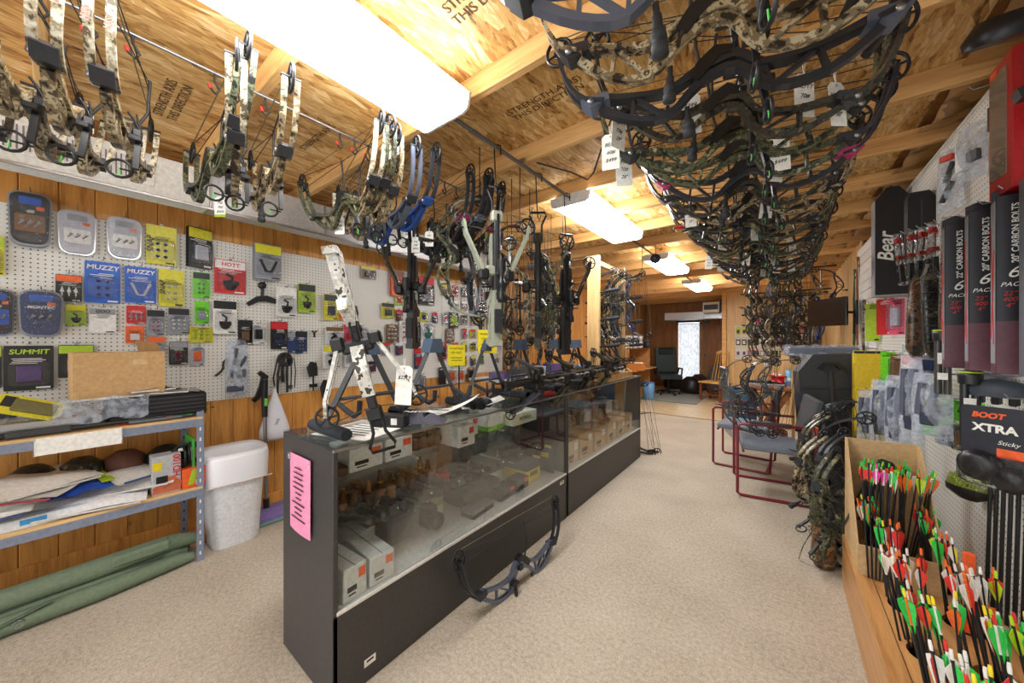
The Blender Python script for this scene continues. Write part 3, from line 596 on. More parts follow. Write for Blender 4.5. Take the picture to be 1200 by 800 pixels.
# ---------------------------------------------------------------- on the counter
ZC = .976
def astand(x, y, lab, h=.42):
    t = thing('crossbow_stand', lab, 'stand', (x, y, ZC))
    part('apex_block', MB().prism([(-.055, h-.08), (.055, h-.08), (.032, h), (-.032, h)], -.04, .04, 0), plain((70, 84, 104), .5), t)
    for s in (-1, 1):
        part('leg', MB().tube([(0, s*.03, h-.06), (0, s*.2, .03)], .0155, 4, smooth=False), DGR, t)
        part('foam_foot', MB().lathe([(.024, 0), (.026, .01), (.026, .3), (.024, .31)], 10, Matrix.Translation((-.1, s*.205, .026)) @ Matrix.Rotation(PI/2, 4, 'Y')), FOAM, t)
        part('cradle_hook', MB().tube([(.02, s*.14, .12), (.08, s*.14, .1), (.13, s*.13, .08), (.17, s*.13, .1), (.175, s*.13, .15)], .012, 6), FOAM, t)
    part('cross_bar', MB().tube([(0, -.13, .14), (0, .13, .14)], .009, 6), DGR, t)
    return t
astand(-1.6, .92, 'black A-frame stand holding the white camouflage crossbow'); astand(-1.6, 1.33, 'black A-frame stand with slate top block behind the curled paper sheet'); astand(-1.62, 1.82, 'black A-frame stand beneath the yellow card clipped to its top'); astand(-1.62, 2.22, 'black A-frame stand beside the red clip, nearest the case joint'); astand(-1.62, 2.76, 'black A-frame stand on the far case, nearer the case joint'); astand(-1.62, 3.16, 'black A-frame stand on the far case, nearer the wooden bow rack')
put(XB['snow'], 'white snow camouflage crossbow standing nose down on the counter', (-1.3, .8, 1.03), (math.radians(0), math.radians(-13), math.radians(52)))
price_tag((-1.22, .87, 1.31), 'large white price tag tied to the white camouflage crossbow', .07, .16, YAW-.1, ('$2249',), .03, .05, None)
for (x, y, k, lab, rz) in ((-1.5, 1.33, 'blue', 'black crossbow resting in the stand behind the curled paper sheet', 1.4), (-1.5, 1.82, 'camo', 'camouflage crossbow lying low in the stand under the yellow card', 1.5), (-1.5, 2.24, 'black', 'black crossbow lying low in the stand by the red clip', 1.6), (-1.5, 2.62, 'camo', 'camouflage crossbow lying on the far case, nearer the case joint', 1.5), (-1.62, 2.86, 'black', 'black crossbow lying on the far case beside the bow rack', 1.6)):
    put(XB[k], lab, (x+.12, y+.34, ZC+.12), (math.radians(0), math.radians(-88), rz+PI), None)
def sheet(name, label, cat, loc, w, h, m, rz, curl=.0, lines=0, tm=INK, lm=None):
    t = thing(name, label, cat, loc, (0, 0, rz)); part('sheet', MB().grid(lambda a, b: ((a-.5)*w, (b-.5)*h, .002+curl*a*a), 8, 2), m, t)
    if lines:
        mb = MB(); r = random.Random(len(label))
        for i in range(lines):
            ww = r.uniform(.3, .7)*w; x = (r.random()-.5)*.2*w; mb.box((x, (i/lines-.45)*h*.9, .0032+(curl*(x/w+.5)**2)), (ww, h/lines*.25, .0006))
        part('print', mb, tm, t)
    return t
sheet('paper', 'white printed papers lying under the snow crossbow on the counter', 'paper', (-1.52, .86, ZC), .3, .3, PAPER, .3, 0, 8); sheet('paper', 'curled white sheet standing up from the counter edge', 'paper', (-1.46, 1.34, ZC), .3, .2, PAPER, .6, .1, 6); sheet('paper', 'white folded leaflet on the counter before the far stands', 'paper', (-1.48, 1.62, ZC), .26, .16, PAPER, .9, .05, 4)
t = thing('fabric_pouch', 'dark grey fabric pouch with white lettering lying on the counter', 'pouch', (-1.43, 1.12, ZC), (0, 0, .7)); part('body', MB().grid(lambda a, b: ((a-.5)*.24, (b-.5)*.13, .004+.05*math.sin(PI*a)*math.sin(PI*b)), 10, 8), plain((74, 74, 84), .8), t); lettering('NIO', .07, PAPER, t, (-.03, 0, .052), (-.05, 0, 0), 0, .001)
t = thing('tool_box', 'black sight box on the counter under the crossbow', 'box', (-1.47, .97, ZC), (0, 0, .5)); part('body', MB().box((0, 0, .03), (.16, .06, .06), .004), BLK, t); part('label_patch', MB().box((.03, -.0305, .03), (.03, .001, .03)), PAPER, t)
t = thing('cam_wheels', 'pair of loose black bow cams on the curled counter paper', 'bow cams', (-1.44, 1.5, ZC)); 
for s in (0, 1):
    o = part('cam', MB().ring((0, 0, .035), .03, .006, 14, 1, 5).ring((0, 0, .035), .014, .005, 10, 1, 4).tube([(-.03, 0, .035), (.03, 0, .035)], .004, 4), BLK, t); o.location = (s*.04, s*.03, s*.004)
t = thing('clip', 'red plastic clip lying on the counter edge at the case joint', 'clip', (-1.4, 2.3, ZC), (0, 0, .6)); part('body', MB().prism([(-.05, 0), (.05, 0), (.03, .02), (0, .032), (-.04, .02)], -.02, .02), REDINK, t); part('handle', MB().box((0, 0, .02), (.08, .012, .01), .003), plain((230, 80, 50), .5), t)
def ycard(px, py, x, lab):
    p = onx(px, py, x); t = thing('sign_card', lab, 'sign', p, (0, 0, YAW+.25)); part('card', MB().box((0, 0, 0), (.13, .002, .16), .0005), plain((248, 226, 20), .6), t)
    lettering('WARNING', .022, INK, t, (0, -.0016, .05), (PI/2, 0, 0), .1); lettering('DO NOT', .02, INK, t, (0, -.0016, .018), (PI/2, 0, 0)); [part('print', MB().box((0, -.0016, z), (.085, .0006, .005)), INK, t) for z in (-.02, -.04)]
    part('clip', MB().tube([(0, .004, .08), (0, .01, .1), (0, .02, .09)], .003, 5), BLK, t)
ycard(571, 400, -1.6, 'yellow card with black lettering clipped on top of the A-frame stand'); 
pt = onx(535, 415, -2.0)
ycard(535, 416, -1.98, 'yellow card with black lettering hanging behind the curled paper sheet')
t = thing('easel_rod', 'thin dark wire holder carrying the yellow card behind the counter', 'holder', (-1.985, pt[1]/1.0, .0)); part('rod', MB().tube([(0, .012, 1.3), (0, .012, .02)], .006, 6), BLK, t); part('base', MB().lathe([(.1, 0), (.1, .012), (.02, .02)], 12, Matrix.Translation((0, .012, 0))), BLK, t)
# wooden bow rack at the far end of the counter
t = thing('bow_rack', 'tall pine two-post bow rack with foam pegs standing on the far display case', 'rack', (-1.52, 3.36, ZC))
for y in (0, .72): part('post', MB().box((0, y, .64), (.13, .04, 1.28), .003), POST, t)
part('top_rail', MB().box((.03, .36, 1.21), (.04, .68, .05), .003), POST, t)
for y in (-.05, .30, .62): part('tray_side', MB().prism([(-.02, 0), (.18, 0), (.18, .06), (-.02, .2)], y, y+.018, 1), POST, t)
part('tray_floor', MB().box((.08, .3, .012), (.2, .68, .02), .003), POST, t); part('tray_front', MB().box((.17, .3, .035), (.016, .68, .07), .003), POST, t)
for y in (0, .72):
    for z in (.35, .62, .9): part('peg', MB().lathe([(.006, 0), (.006, .06), (.016, .065), (.018, .09), (.018, .2), (.012, .21)], 8, Matrix.Translation((.06, y, z)) @ Matrix.Rotation(PI/2-.1, 4, 'Y')), FOAM, t)
RK = ['dark', 'black', 'green', 'tan', 'blacklimb', 'grey', 'dark', 'green', 'black', 'olive']
for i, k in enumerate(RK):
    put(bow(k), BN[k]+', %s along the wooden rack pegs' % ORD[i], (-1.38+.05*(i % 2), 3.42+i*.075, ZC+.55+.22*(i % 2)), (R.uniform(-.1, .1), math.radians(90+R.uniform(-6, 6)), R.uniform(-.5, .2)), None, .85)
put(bow('blue'), 'blue and black compound bow hanging upright from the conduit past the wooden rack', (-1.3, 4.35, 1.83), (0, math.radians(84), -.2), None, .9); hang(-1.338, 4.357, 2.235, 'black wire hook holding the blue and black bow')
t = thing('paint_can', 'small cream tub of dark purple fletchings in the rack tray', 'tub', (-1.43, 3.85, ZC+.022)); part('tub', MB().lathe([(.05, 0), (.055, .09), (.05, .09), (.046, .08), (0, .08)], 12), plain((226, 214, 180), .5), t); part('fletchings', MB().lathe([(.045, .08), (.04, .12), (.02, .14), (0, .13)], 9), CAMS['purple'], t)
# hooks and crossbows on the conduit
for i, (y, k, lab, zt) in enumerate(((1.5, 'olive', 'pale olive crossbow hanging stock down from the conduit on a long wire hook', 2.22), (1.92, 'camo', 'camouflage crossbow hanging from the middle wire hook on the conduit', 2.2), (2.3, 'black', 'big black crossbow hanging from the wire hook beside the second strip light', 2.15))):
    h = thing('wire_hook', 'long black wire hook over the conduit, %s from the first strip light' % ORD[i], 'hook', (-1.26, y, 2.465)); part('wire', MB().tube([(.03, 0, -.05), (.03, 0, .0), (0, 0, .016), (-.016, 0, 0), (-.01, 0, -.15), (0, 0, zt-2.465-.01), (.012, 0, zt-2.465-.03), (.024, 0, zt-2.465)], .004, 5), BLK, h)
    put(XB[k], lab, (-1.26, y, zt-.08), (math.radians(180), 0, [1.0, .6, .9][i]), None, 1.08)
for i, (x, y, z, k, lab) in enumerate(((-1.5, 1.62, 1.9, 'olive', 'compound bow with pale olive limbs hanging upright beside the olive crossbow'), (-1.45, 1.98, 1.82, 'darkq', 'dark camouflage bow with quiver hanging upright between two crossbows'), (-1.6, 2.08, 1.78, 'tan', 'tan camouflage bow hanging upright behind the middle crossbow'), (-1.75, 1.9, 1.86, 'black', 'black compound bow hanging upright behind the olive crossbow'), (-1.4, 2.5, 1.72, 'dark', 'dark camouflage bow hanging upright past the big black crossbow'), (-1.7, 2.5, 1.75, 'green', 'green camouflage bow hanging upright between the big crossbow and bow rack'), (-1.75, 2.9, 1.75, 'tan', 'tan camouflage bow hanging upright behind the bow rack posts'), (-2.0, 2.25, 1.8, 'dark', 'dark camouflage bow hanging upright over the walkway behind the counter'), (-2.05, 2.6, 1.7, 'tan', 'tan camouflage bow hanging upright over the walkway behind the counter'), (-1.95, 2.85, 1.76, 'green', 'green camouflage bow hanging upright over the walkway behind the counter'), (-2.1, 3.2, 1.72, 'snowtan', 'pale-limbed bow hanging upright over the walkway behind the counter'), (-1.6, 2.32, 1.74, 'green', 'green camouflage bow hanging upright behind the big black crossbow'), (-2.2, 3.5, 1.75, 'dark', 'dark camouflage bow hanging upright farthest along the walkway'), (-1.85, 3.0, 1.62, 'blackq', 'black quiver bow hanging upright beside the bow rack'))):
    put(bow(k), lab, (x, y, z), (0, math.radians(90), 1.1+.3*i), None, .85); hang(x, y, z+.38, 'black ceiling wire hook, %s along above the upright counter bows' % ORD[i])
put(XB['black'], 'slim black skeleton-stock crossbow hanging by its stirrup behind the counter', (-2.2, 1.62, 2.2), (math.radians(180), 0, .6), None, 1.2); hang(-2.2, 1.62, 2.32, 'black wire hook holding the slim skeleton-stock crossbow')
# ---------------------------------------------------------------- packs on the left pegboard
COLS = {'black': (34, 34, 38), 'blue': (36, 96, 196), 'navy': (44, 62, 104), 'yellow': (214, 206, 40), 'green': (110, 210, 40), 'red': (206, 40, 44), 'orange': (232, 104, 44), 'white': (232, 230, 226), 'grey': (150, 152, 160), 'silver': (186, 188, 198), 'brown': (120, 84, 52), 'lime': (170, 200, 50), 'teal': (60, 130, 130), 'pink': (226, 90, 120), 'camo': None, 'clear': None, 'purple': (96, 70, 130)}
def CM(n, r=.35): return CAMS['green'] if n == 'camo' else CLEAR if n == 'clear' else plain(COLS[n], r)
def rpoly(w, h, r, n=4, taper=0):
    P = []
    for (cx, cy, a0) in ((w/2-r, h/2-r, 0), (-w/2+r, h/2-r, 90), (-w/2+r, -h/2+r, 180), (w/2-r, -h/2+r, 270)):
        for i in range(n+1):
            a = math.radians(a0+90*i/n); x = cx+r*math.cos(a); y = cy+r*math.sin(a); P.append((x*(1-taper*(.5-y/h)), y))
    return P
def pack(name, label, cat, c, w, h, card, header=None, product='box', pcol='black', text=None, tcol='white', side=0, depth=.03, copies=1, rnd=.006, group=None, vert=False, yaw=0, taper=0, tsize=None):
    """carded retail pack on a peg. local: X = width, Y = out of the wall (towards -Y), Z up, origin at centre of the card"""
    rz = PI/2 if side == 0 else -PI/2
    t = thing(name, label, cat, c, (0, 0, rz+yaw), group)
    for i in range(copies):
        y = -i*.012
        part('card', MB().prism(rpoly(w, h, rnd, 3, taper), y-.002, y, 1), CM(card) if not isinstance(card, bpy.types.Material) else card, t)
    y = -(copies-1)*.012-.002; f = y-.0006
    if header: part('header', MB().prism([(a, b*.24+h*.36) for a, b in rpoly(w*.96, h, min(rnd, .01), 2)], f-.0004, f+.0004, 1), CM(header), t)
    hh = h*.58 if (header or text) else h*.8; zc = -h*.13 if (header or text) else 0
    if product != 'none':
        d = depth
        pm = CM(pcol)
        if product == 'box': part('product', MB().box((0, f-d*.4, zc), (w*.5, d*.8, hh*.62), .004), pm, t)
        elif product == 'bits':
            mb = MB(); nx = 3 if w > h*.6 else 2
            for i in range(nx):
                for j in range(3): mb.lathe([(.0, 0), (w*.075, .0), (w*.05, d*.6), (0, d*.7)], 6, Matrix.Translation(((i-(nx-1)/2)*w*.25, f, zc+(j-1)*hh*.28)) @ Matrix.Rotation(PI/2, 4, 'X'))
            part('product', mb, pm, t)
        elif product == 'blades':
            mb = MB()
            for i in range(3): x = (i-1)*w*.26; mb.tube([(x, f-d*.5, zc-hh*.3), (x, f-d*.5, zc+hh*.2)], w*.03, 5); mb.prism([(x-w*.09, zc-hh*.05), (x, zc+hh*.34), (x+w*.09, zc-hh*.05)], f-d*.52, f-d*.48)
            part('product', mb, pm, t)
        elif product == 'rest':
            mb = MB(); mb.box((0, f-d*.5, zc-hh*.1), (w*.5, d*.5, hh*.2), .003); mb.tube([(0, f-d*.5, zc-hh*.1), (w*.05, f-d*.5, zc+hh*.2), (-w*.15, f-d*.5, zc+hh*.35)], w*.05, 6); mb.lathe([(0, 0), (w*.22, 0), (w*.18, d*.5), (0, d*.6)], 10, Matrix.Translation((0, f, zc-hh*.2)) @ Matrix.Rotation(PI/2, 4, 'X'))
            part('product', mb, pm, t)
        elif product == 'v':
            part('product', MB().strip([(-w*.3, zc+hh*.3), (-w*.1, zc-hh*.25), (w*.1, zc-hh*.25), (w*.3, zc+hh*.3)], w*.09, f-d*.5, f-d*.1), pm, t)
        part('blister', MB().prism([(a, b+zc) for a, b in rpoly(w*.84, hh*.92, min(w, hh)*.14, 3)], f-d-.002, f-.0002, 1), BLIST, t)
    rq = random.Random(label); mbp = MB()
    for i in range(4): mbp.box((rq.uniform(-.12, .12)*w, f-.0004, h*(.21-.035*i) if header or text else h*(.45-.03*i)), (w*rq.uniform(.3, .7), .0006, h*.014))
    mbp.box((w*.28, f-.0004, -h*.45), (w*.3, .0006, h*.04))
    part('print', mbp, CM('white') if card in ('black', 'navy', 'red', 'blue', 'brown', 'purple') else CM('black'), t)
    if text:
        sz = tsize or min(h*.16, w*1.35/max(len(text), 3))
        if vert: lettering(text, tsize or min(w*.3, h*1.3/len(text)), CM(tcol), t, (-w*.36, f-.0012, 0), (PI/2, -PI/2, 0), .2, .0012)
        else: lettering(text, sz, CM(tcol), t, (0, f-.0012, h*.36), (PI/2, 0, 0), .1, .0008)
    part('hang_tab', MB().prism([(-.012, h/2-.003), (.012, h/2-.003), (.008, h/2+.014), (-.008, h/2+.014)], -.0016, -.0004, 1), CLEAR, t)
    return t
def lpack(box, name, label, cat, card, off=.02, **kw):
    x0, y0, x1, y1 = box; X = XL+.012+off; a = onx(x0, (y0+y1)/2, X); b = onx(x1, (y0+y1)/2, X); m0 = onx((x0+x1)/2, y0, X); m1 = onx((x0+x1)/2, y1, X)
    w = b[1]-a[1]; h = m0[2]-m1[2]; c = (X, (a[1]+b[1])/2, (m0[2]+m1[2])/2); hook(c[1], m0[2]+.012)
    return pack(name, label, cat, c, w, h, card, **kw)
def clamshell(box, label, body, face, text, n=1, inner='black'):
    x0, y0, x1, y1 = box; X = XL+.03; a = onx(x0, (y0+y1)/2, X); b = onx(x1, (y0+y1)/2, X); m0 = onx((x0+x1)/2, y0, X); m1 = onx((x0+x1)/2, y1, X)
    w = b[1]-a[1]; h = m0[2]-m1[2]; c = (X, (a[1]+b[1])/2, (m0[2]+m1[2])/2); hook(c[1], m0[2]+.01)
    t = thing('broadhead_pack', label, 'blister pack', c, (math.radians(-4), 0, PI/2))
    for i in range(n):
        y = -i*.03; part('shell_rim', MB().prism(rpoly(w, h, w*.3, 5, .12), y-.006, y, 1), SILV if body == 'silver' else CM('grey'), t)
        part('shell_body', MB().prism(rpoly(w*.9, h*.92, w*.28, 5, .12), y-.024, y-.006, 1), CM(body), t)
    y = -(n-1)*.03-.024
    part('face_card', MB().prism([(p, q) for p, q in rpoly(w*.84, h*.86, w*.24, 5, .12)], y-.001, y, 1), CM(face), t)
    part('crest', MB().prism([(p, q*.2+h*.32) for p, q in rpoly(w*.5, h*.7, w*.1, 3)], y-.0018, y-.001, 1), CM('blue') if face != 'silver' else CM('grey'), t)
    part('flash', MB().box((w*.22, y-.002, h*.2), (w*.18, .001, h*.07), 0), CM('orange'), t)
    part('product_tray', MB().prism([(p, q-h*.1) for p, q in rpoly(w*.66, h*.32, w*.06, 3)], y-.008, y-.001, 1), CM(inner), t)
    mb = MB()
    for i in range(3): mb.tube([((i-1)*w*.18-w*.06, y-.011, -h*.14), ((i-1)*w*.18+w*.06, y-.011, -h*.06)], .005, 5); mb.prism([((i-1)*w*.18, -h*.02), ((i-1)*w*.18+w*.06, -h*.1), ((i-1)*w*.18-w*.03, -h*.1)], y-.013, y-.009)
    part('broadhead', mb, MET, t)
    lettering(text, w*.14, CM('white'), t, (0, y-.0022, h*.12), (PI/2, 0, 0), .2, .0005)
    part('cover', MB().prism(rpoly(w*.88, h*.9, w*.27, 5, .12), y-.02, y-.0195, 1), BLIST, t)
clamshell((8, 227, 62, 290), 'large dark rounded clamshell with blue crest below the pine trim', 'black', 'black', 'G5', 2, 'brown')
clamshell((66, 247, 114, 299), 'silver rounded clamshell showing three dark broadhead ferrules', 'silver', 'silver', '', 1, 'white')
clamshell((124, 255, 167, 304), 'silver rounded clamshell with blank white inner tray', 'silver', 'silver', '', 1, 'white')
clamshell((20, 341, 75, 395), 'stack of navy blue rounded clamshells with white lettering', 'navy', 'navy', 'MONTEC', 2, 'navy')
clamshell((-24, 338, 18, 394), 'dark blue rounded clamshell half hidden behind the navy stack', 'navy', 'black', '100', 1, 'blue')
LP = [
 ((-20, 276, 5, 322), 'accessory_pack', 'yellow-green carded pack beside the large dark clamshell', 'yellow', dict(header='lime')),
 ((171, 265, 207, 310), 'release_pack', 'large yellow pack with sideways black letters and round blue pots below the trim', 'yellow', dict(product='bits', pcol='navy', text='SNAP', tcol='black', vert=True)),
 ((216, 268, 248, 314), 'release_pack', 'black and yellow pack turned sideways on its hook', 'black', dict(header='yellow', product='box', pcol='silver', copies=3, yaw=.35)),
 ((65, 322, 96, 353), 'broadhead_pack', 'black pack with orange flash and white blades beside the blue cards', 'black', dict(header='orange', product='blades', pcol='white')),
 ((99, 307, 141, 355), 'broadhead_pack', 'bright blue card with six small tips and white lettering', 'blue', dict(product='bits', pcol='navy', text='MUZZY', depth=.016)),
 ((146, 313, 183, 355), 'broadhead_pack', 'bright blue card with a silver blade fan and white lettering', 'blue', dict(product='v', pcol='silver', text='MUZZY', depth=.016)),
 ((186, 316, 216, 359), 'release_pack', 'yellow pack with sideways black letters and clear round pots, lower of the two', 'yellow', dict(product='bits', pcol='silver', text='SNAP', tcol='black', vert=True)),
 ((226, 319, 246, 349), 'peep_pack', 'neon green card with nine dark dots', 'green', dict(header='black', product='bits', pcol='black', depth=.012)),
 ((251, 305, 288, 344), 'rest_pack', 'red and white pack with angular red print and black rest', 'red', dict(header='white', product='rest', text='HOTT', tcol='red')),
 ((77, 357, 101, 381), 'grip_pack', 'small lime pack with black rubber piece under the black orange-flash pack', 'lime', dict(header='yellow', product='rest', depth=.014)),
 ((104, 361, 136, 390), 'target_pack', 'white box with black letters and red badge under the blue card', 'white', dict(header='grey', product='none', text='GOO', tcol='black')),
 ((148, 358, 171, 379), 'tip_pack', 'red card with three small dark points', 'red', dict(header='red', product='blades', pcol='grey', depth=.01)),
 ((172, 363, 193, 393), 'nock_pack', 'grey and red nock pack, nearer the red card of points', 'grey', dict(header='black', product='bits', pcol='red', depth=.014)),
 ((197, 361, 222, 391), 'nock_pack', 'grey nock pack with white lower edge, beside the yellow cable pack', 'grey', dict(header='black', product='bits', pcol='white', depth=.02)),
 ((147, 382, 169, 402), 'tip_pack', 'orange-red card with white panel half behind the carton flap', 'orange', dict(header='orange', product='box', pcol='white', depth=.01)),
 ((172, 394, 194, 420), 'tip_pack', 'orange-topped clear pack behind the brown carton', 'grey', dict(header='orange', product='box', pcol='grey', depth=.012)),
 ((198, 400, 220, 427), 'nock_pack', 'dark pack with red base above the magazines', 'black', dict(header='grey', product='bits', pcol='red', depth=.012)),
 ((221, 383, 250, 401), 'cable_pack', 'wide yellow pack with red lower corners', 'yellow', dict(product='bits', pcol='lime', depth=.012)),
 ((222, 406, 240, 428), 'wax_pack', 'small clear rounded pack with orange centre', 'silver', dict(product='box', pcol='orange', rnd=.03, depth=.02)),
 ((228, 353, 245, 379), 'peep_pack', 'green clear pack with grey device under the neon green card', 'green', dict(header='green', product='box', pcol='grey', depth=.016)),
 ((249, 352, 277, 391), 'rest_pack', 'black framed white pack showing a black arrow rest', 'white', dict(header='black', product='rest', pcol='black', depth=.014, copies=2)),
 ((279, 375, 296, 404), 'sight_pack', 'dark narrow pack with amber edge beside the white framed box', 'black', dict(header='black', product='box', pcol='brown', depth=.02)),
 ((293, 380, 311, 403), 'sight_pack', 'white framed box with black square window', 'white', dict(product='box', pcol='black', depth=.03)),
 ((317, 377, 337, 409), 'sight_pack', 'tall black pack with purple print and red header', 'black', dict(header='red', product='rest', pcol='navy', depth=.016)),
 ((337, 389, 346, 413), 'sight_pack', 'narrow slate pack behind the slate blue pack', 'navy', dict(header='grey', product='none')),
 ((346, 388, 360, 414), 'sight_pack', 'slate blue pack with red corner beside the tall black pack', 'navy', dict(header='black', product='bits', pcol='grey', depth=.012)),
 ((296, 288, 327, 328), 'string_pack', 'thick stack of yellow-topped string packs directly under the pine trim', 'grey', dict(header='yellow', product='v', pcol='black', copies=5)),
 ((323, 337, 347, 371), 'rest_pack', 'white and red pack with black broad-wing rest', 'white', dict(header='white', product='rest', pcol='black', depth=.02, copies=2)),
 ((349, 333, 369, 366), 'hanger_pack', 'yellow and black camouflage pack beside the white and red pack', 'lime', dict(header='black', product='rest', pcol='black', copies=2, depth=.014)),
 ((379, 345, 396, 375), 'hanger_pack', 'yellow and black pack beside the orange camouflage pack', 'yellow', dict(header='black', product='box', pcol='black', copies=2, depth=.014)),
 ((397, 345, 413, 375), 'hanger_pack', 'orange camouflage pack above the red strap pack', 'orange', dict(header='navy', product='rest', pcol='brown', depth=.014)),
 ((381, 383, 402, 402), 'rest_pack', 'white pack with dark curved part and amber side', 'white', dict(header='brown', product='rest', depth=.02, copies=2)),
 ((403, 380, 414, 402), 'strap_pack', 'narrow crimson strap pack', 'pink', dict(header='red', product='box', pcol='red', depth=.014)),
 ((414, 383, 431, 403), 'clear_pack', 'clear bag of white parts beside the crimson strap pack', 'silver', dict(product='bits', pcol='white', depth=.018)),
 ((378, 405, 399, 431), 'release_pack', 'white pack with yellow header and black release over the release aids', 'white', dict(header='yellow', product='rest', depth=.02, copies=2)),
 ((404, 406, 418, 430), 'clear_pack', 'white clear pack behind the near A-frame stand', 'white', dict(product='box', pcol='grey')),
 ((423, 312, 440, 327), 'small_pack', 'small brown and yellow pack at the top behind the snow crossbow', 'brown', dict(header='yellow', product='box', pcol='black')),
 ((457, 317, 471, 347), 'sling_pack', 'amber and black pack hanging high right of the snow crossbow stock', 'orange', dict(header='brown', product='box', pcol='black', copies=3)),
 ((474, 320, 488, 345), 'clear_pack', 'clear pack with lime label beside the amber pack', 'silver', dict(product='box', pcol='lime')),
 ((490, 325, 508, 357), 'quiver_pack', 'red-topped black pack beside the clear lime label pack', 'black', dict(header='red', product='rest', pcol='grey', copies=2)),
 ((447, 355, 462, 373), 'small_pack', 'small yellow and black pack behind the snow crossbow barrel', 'yellow', dict(header='black', product='box')),
 ((452, 380, 466, 402), 'small_pack', 'brown and white pack low behind the snow crossbow', 'brown', dict(product='bits', pcol='white')),
 ((468, 376, 481, 402), 'small_pack', 'white pack with red dots beside the black box pack', 'white', dict(product='bits', pcol='red')),
 ((484, 377, 492, 403), 'small_pack', 'narrow black box pack beside the white pulley pack', 'black', dict(product='box', pcol='grey')),
 ((493, 378, 509, 401), 'pulley_pack', 'white pack with teal pulleys', 'white', dict(product='rest', pcol='teal')),
 ((514, 402, 523, 423), 'small_pack', 'small red and black pack beside the yellow card', 'red', dict(product='box', pcol='black')),
 ((526, 366, 537, 385), 'small_pack', 'dark pack with lime patch beside the olive crossbow', 'black', dict(product='box', pcol='lime')),
 ((522, 385, 532, 402), 'small_pack', 'brown and silver pack above the yellow card', 'brown', dict(product='bits', pcol='silver')),
 ((514, 430, 522, 452), 'book_pack', 'dark slim box standing at the pegboard foot, before the orange-window boxes', 'black', dict(product='none')),
 ((523, 432, 534, 450), 'book_pack', 'white box with orange window, nearer the slim dark box', 'white', dict(product='box', pcol='orange')),
 ((535, 432, 544, 448), 'book_pack', 'white box with orange window, farther from the slim dark box', 'white', dict(product='box', pcol='orange')),
 ((548, 430, 556, 447), 'book_pack', 'brown box behind the yellow card stand', 'brown', dict(product='box', pcol='black')),
 ((485, 408, 494, 432), 'small_pack', 'red and navy pack seen through the second A-frame stand', 'navy', dict(header='red', product='box', pcol='red')),
 ((466, 432, 476, 452), 'small_pack', 'blue pack low behind the snow crossbow cam', 'blue', dict(product='none')),
 ((488, 438, 498, 456), 'small_pack', 'white pack with dark square under the second A-frame stand', 'white', dict(product='box', pcol='grey')),
 ((4, 405, 63, 457), 'crossbow_pack', 'large dark purple-black pack with lime badge and red lettering above the shelf', 'black', dict(header='black', product='box', pcol='purple', text='SUMMIT', tcol='lime', depth=.012)),
 ((68, 404, 110, 442), 'crossbow_pack', 'dark pack with lime badge mostly behind the brown carton', 'black', dict(header='lime', product='box', pcol='grey', depth=.012)),
 ((-25, 405, 2, 455), 'crossbow_pack', 'dark pack cut by the shelf end beside the purple-black pack', 'black', dict(header='lime', product='none')),
 ((560, 350, 572, 372), 'small_pack', 'silver pack between the hanging crossbows', 'silver', dict(product='bits', pcol='black')),
 ((545, 318, 557, 338), 'small_pack', 'white pack high behind the olive crossbow', 'white', dict(product='bits', pcol='grey')),
 ((562, 322, 574, 345), 'small_pack', 'grey pack high between olive and middle crossbows', 'grey', dict(header='white', product='box', pcol='white')),
 ((575, 380, 586, 405), 'small_pack', 'white and black pack at the far pegboard edge', 'white', dict(header='black', product='box', pcol='black')),
]
for box, nm, lab, card, kw in LP: lpack(box, nm, lab, 'blister pack', card, **kw)
used = []
for box, *_ in LP:
    q = onx((box[0]+box[2])/2, (box[1]+box[3])/2, XL+.03); used.append((q[1], q[2]))
cf = ['white', 'black', 'silver', 'red', 'yellow', 'brown', 'navy', 'orange', 'grey', 'lime']; cnt = {}
rz_ = random.Random(5)
for j in range(6):
    for i in range(13):
        y, z = 2.0+i*.17, 2.04-j*.185
        if any(abs(y-a) < .14 and abs(z-b) < .15 for a, b in used) or rz_.random() < .12: continue
        c1 = cf[rz_.randrange(10)]; k = (c1, j); cnt[k] = cnt.get(k, 0)+1; w, h = rz_.uniform(.08, .12), rz_.uniform(.11, .15); hook(y, z+h/2+.012)
        pack('small_pack', '%s pack, %s peg row, %s of its colour towards the far pegboard end' % (c1, ORD[j], ORD[cnt[k]-1]), 'blister pack', (XL+.03, y, z), w, h, c1, header=rz_.choice([None, 'black', 'red', 'white', 'yellow']), product=rz_.choice(['box', 'bits', 'rest', 'blades']), pcol=rz_.choice(['black', 'grey', 'red', 'brown', 'navy']), depth=.016)
# loose small things
p = onx(126, 378, XL+.05); 
# Y-shaped black bow hanger
c = onx(307, 345, XL+.03); t = thing('bow_hanger', 'bare black Y-shaped bow holder on a peg under the string packs', 'bow holder', c, (0, 0, PI/2)); hook(c[1], c[2]+.1)
part('arms', MB().strip([(-.1, -.09), (-.03, -.04), (.03, -.03), (.1, -.05)], [.03, .045, .05, .04], -.012, .006), BLK, t); part('neck', MB().tube([(0, 0, -.03), (.005, 0, .04), (.0, 0, .07)], .012, 7), BLK, t); part('head', MB().lathe([(0, -.015), (.028, -.015), (.028, .015), (0, .015)], 12, Matrix.Translation((0, 0, .075)) @ Matrix.Rotation(PI/2, 4, 'X')), BLK, t)
c = onx(368, 390, XL+.03); t = thing('string_loop', 'tiny black clip hanging alone beside the slate blue pack', 'clip', c, (0, 0, PI/2)); hook(c[1], c[2]+.02); part('body', MB().strip([(-.02, .02), (0, 0), (.02, .02)], .014, -.01, 0).strip([(0, 0), (.002, -.04)], .014, -.01, 0), BLK, t)
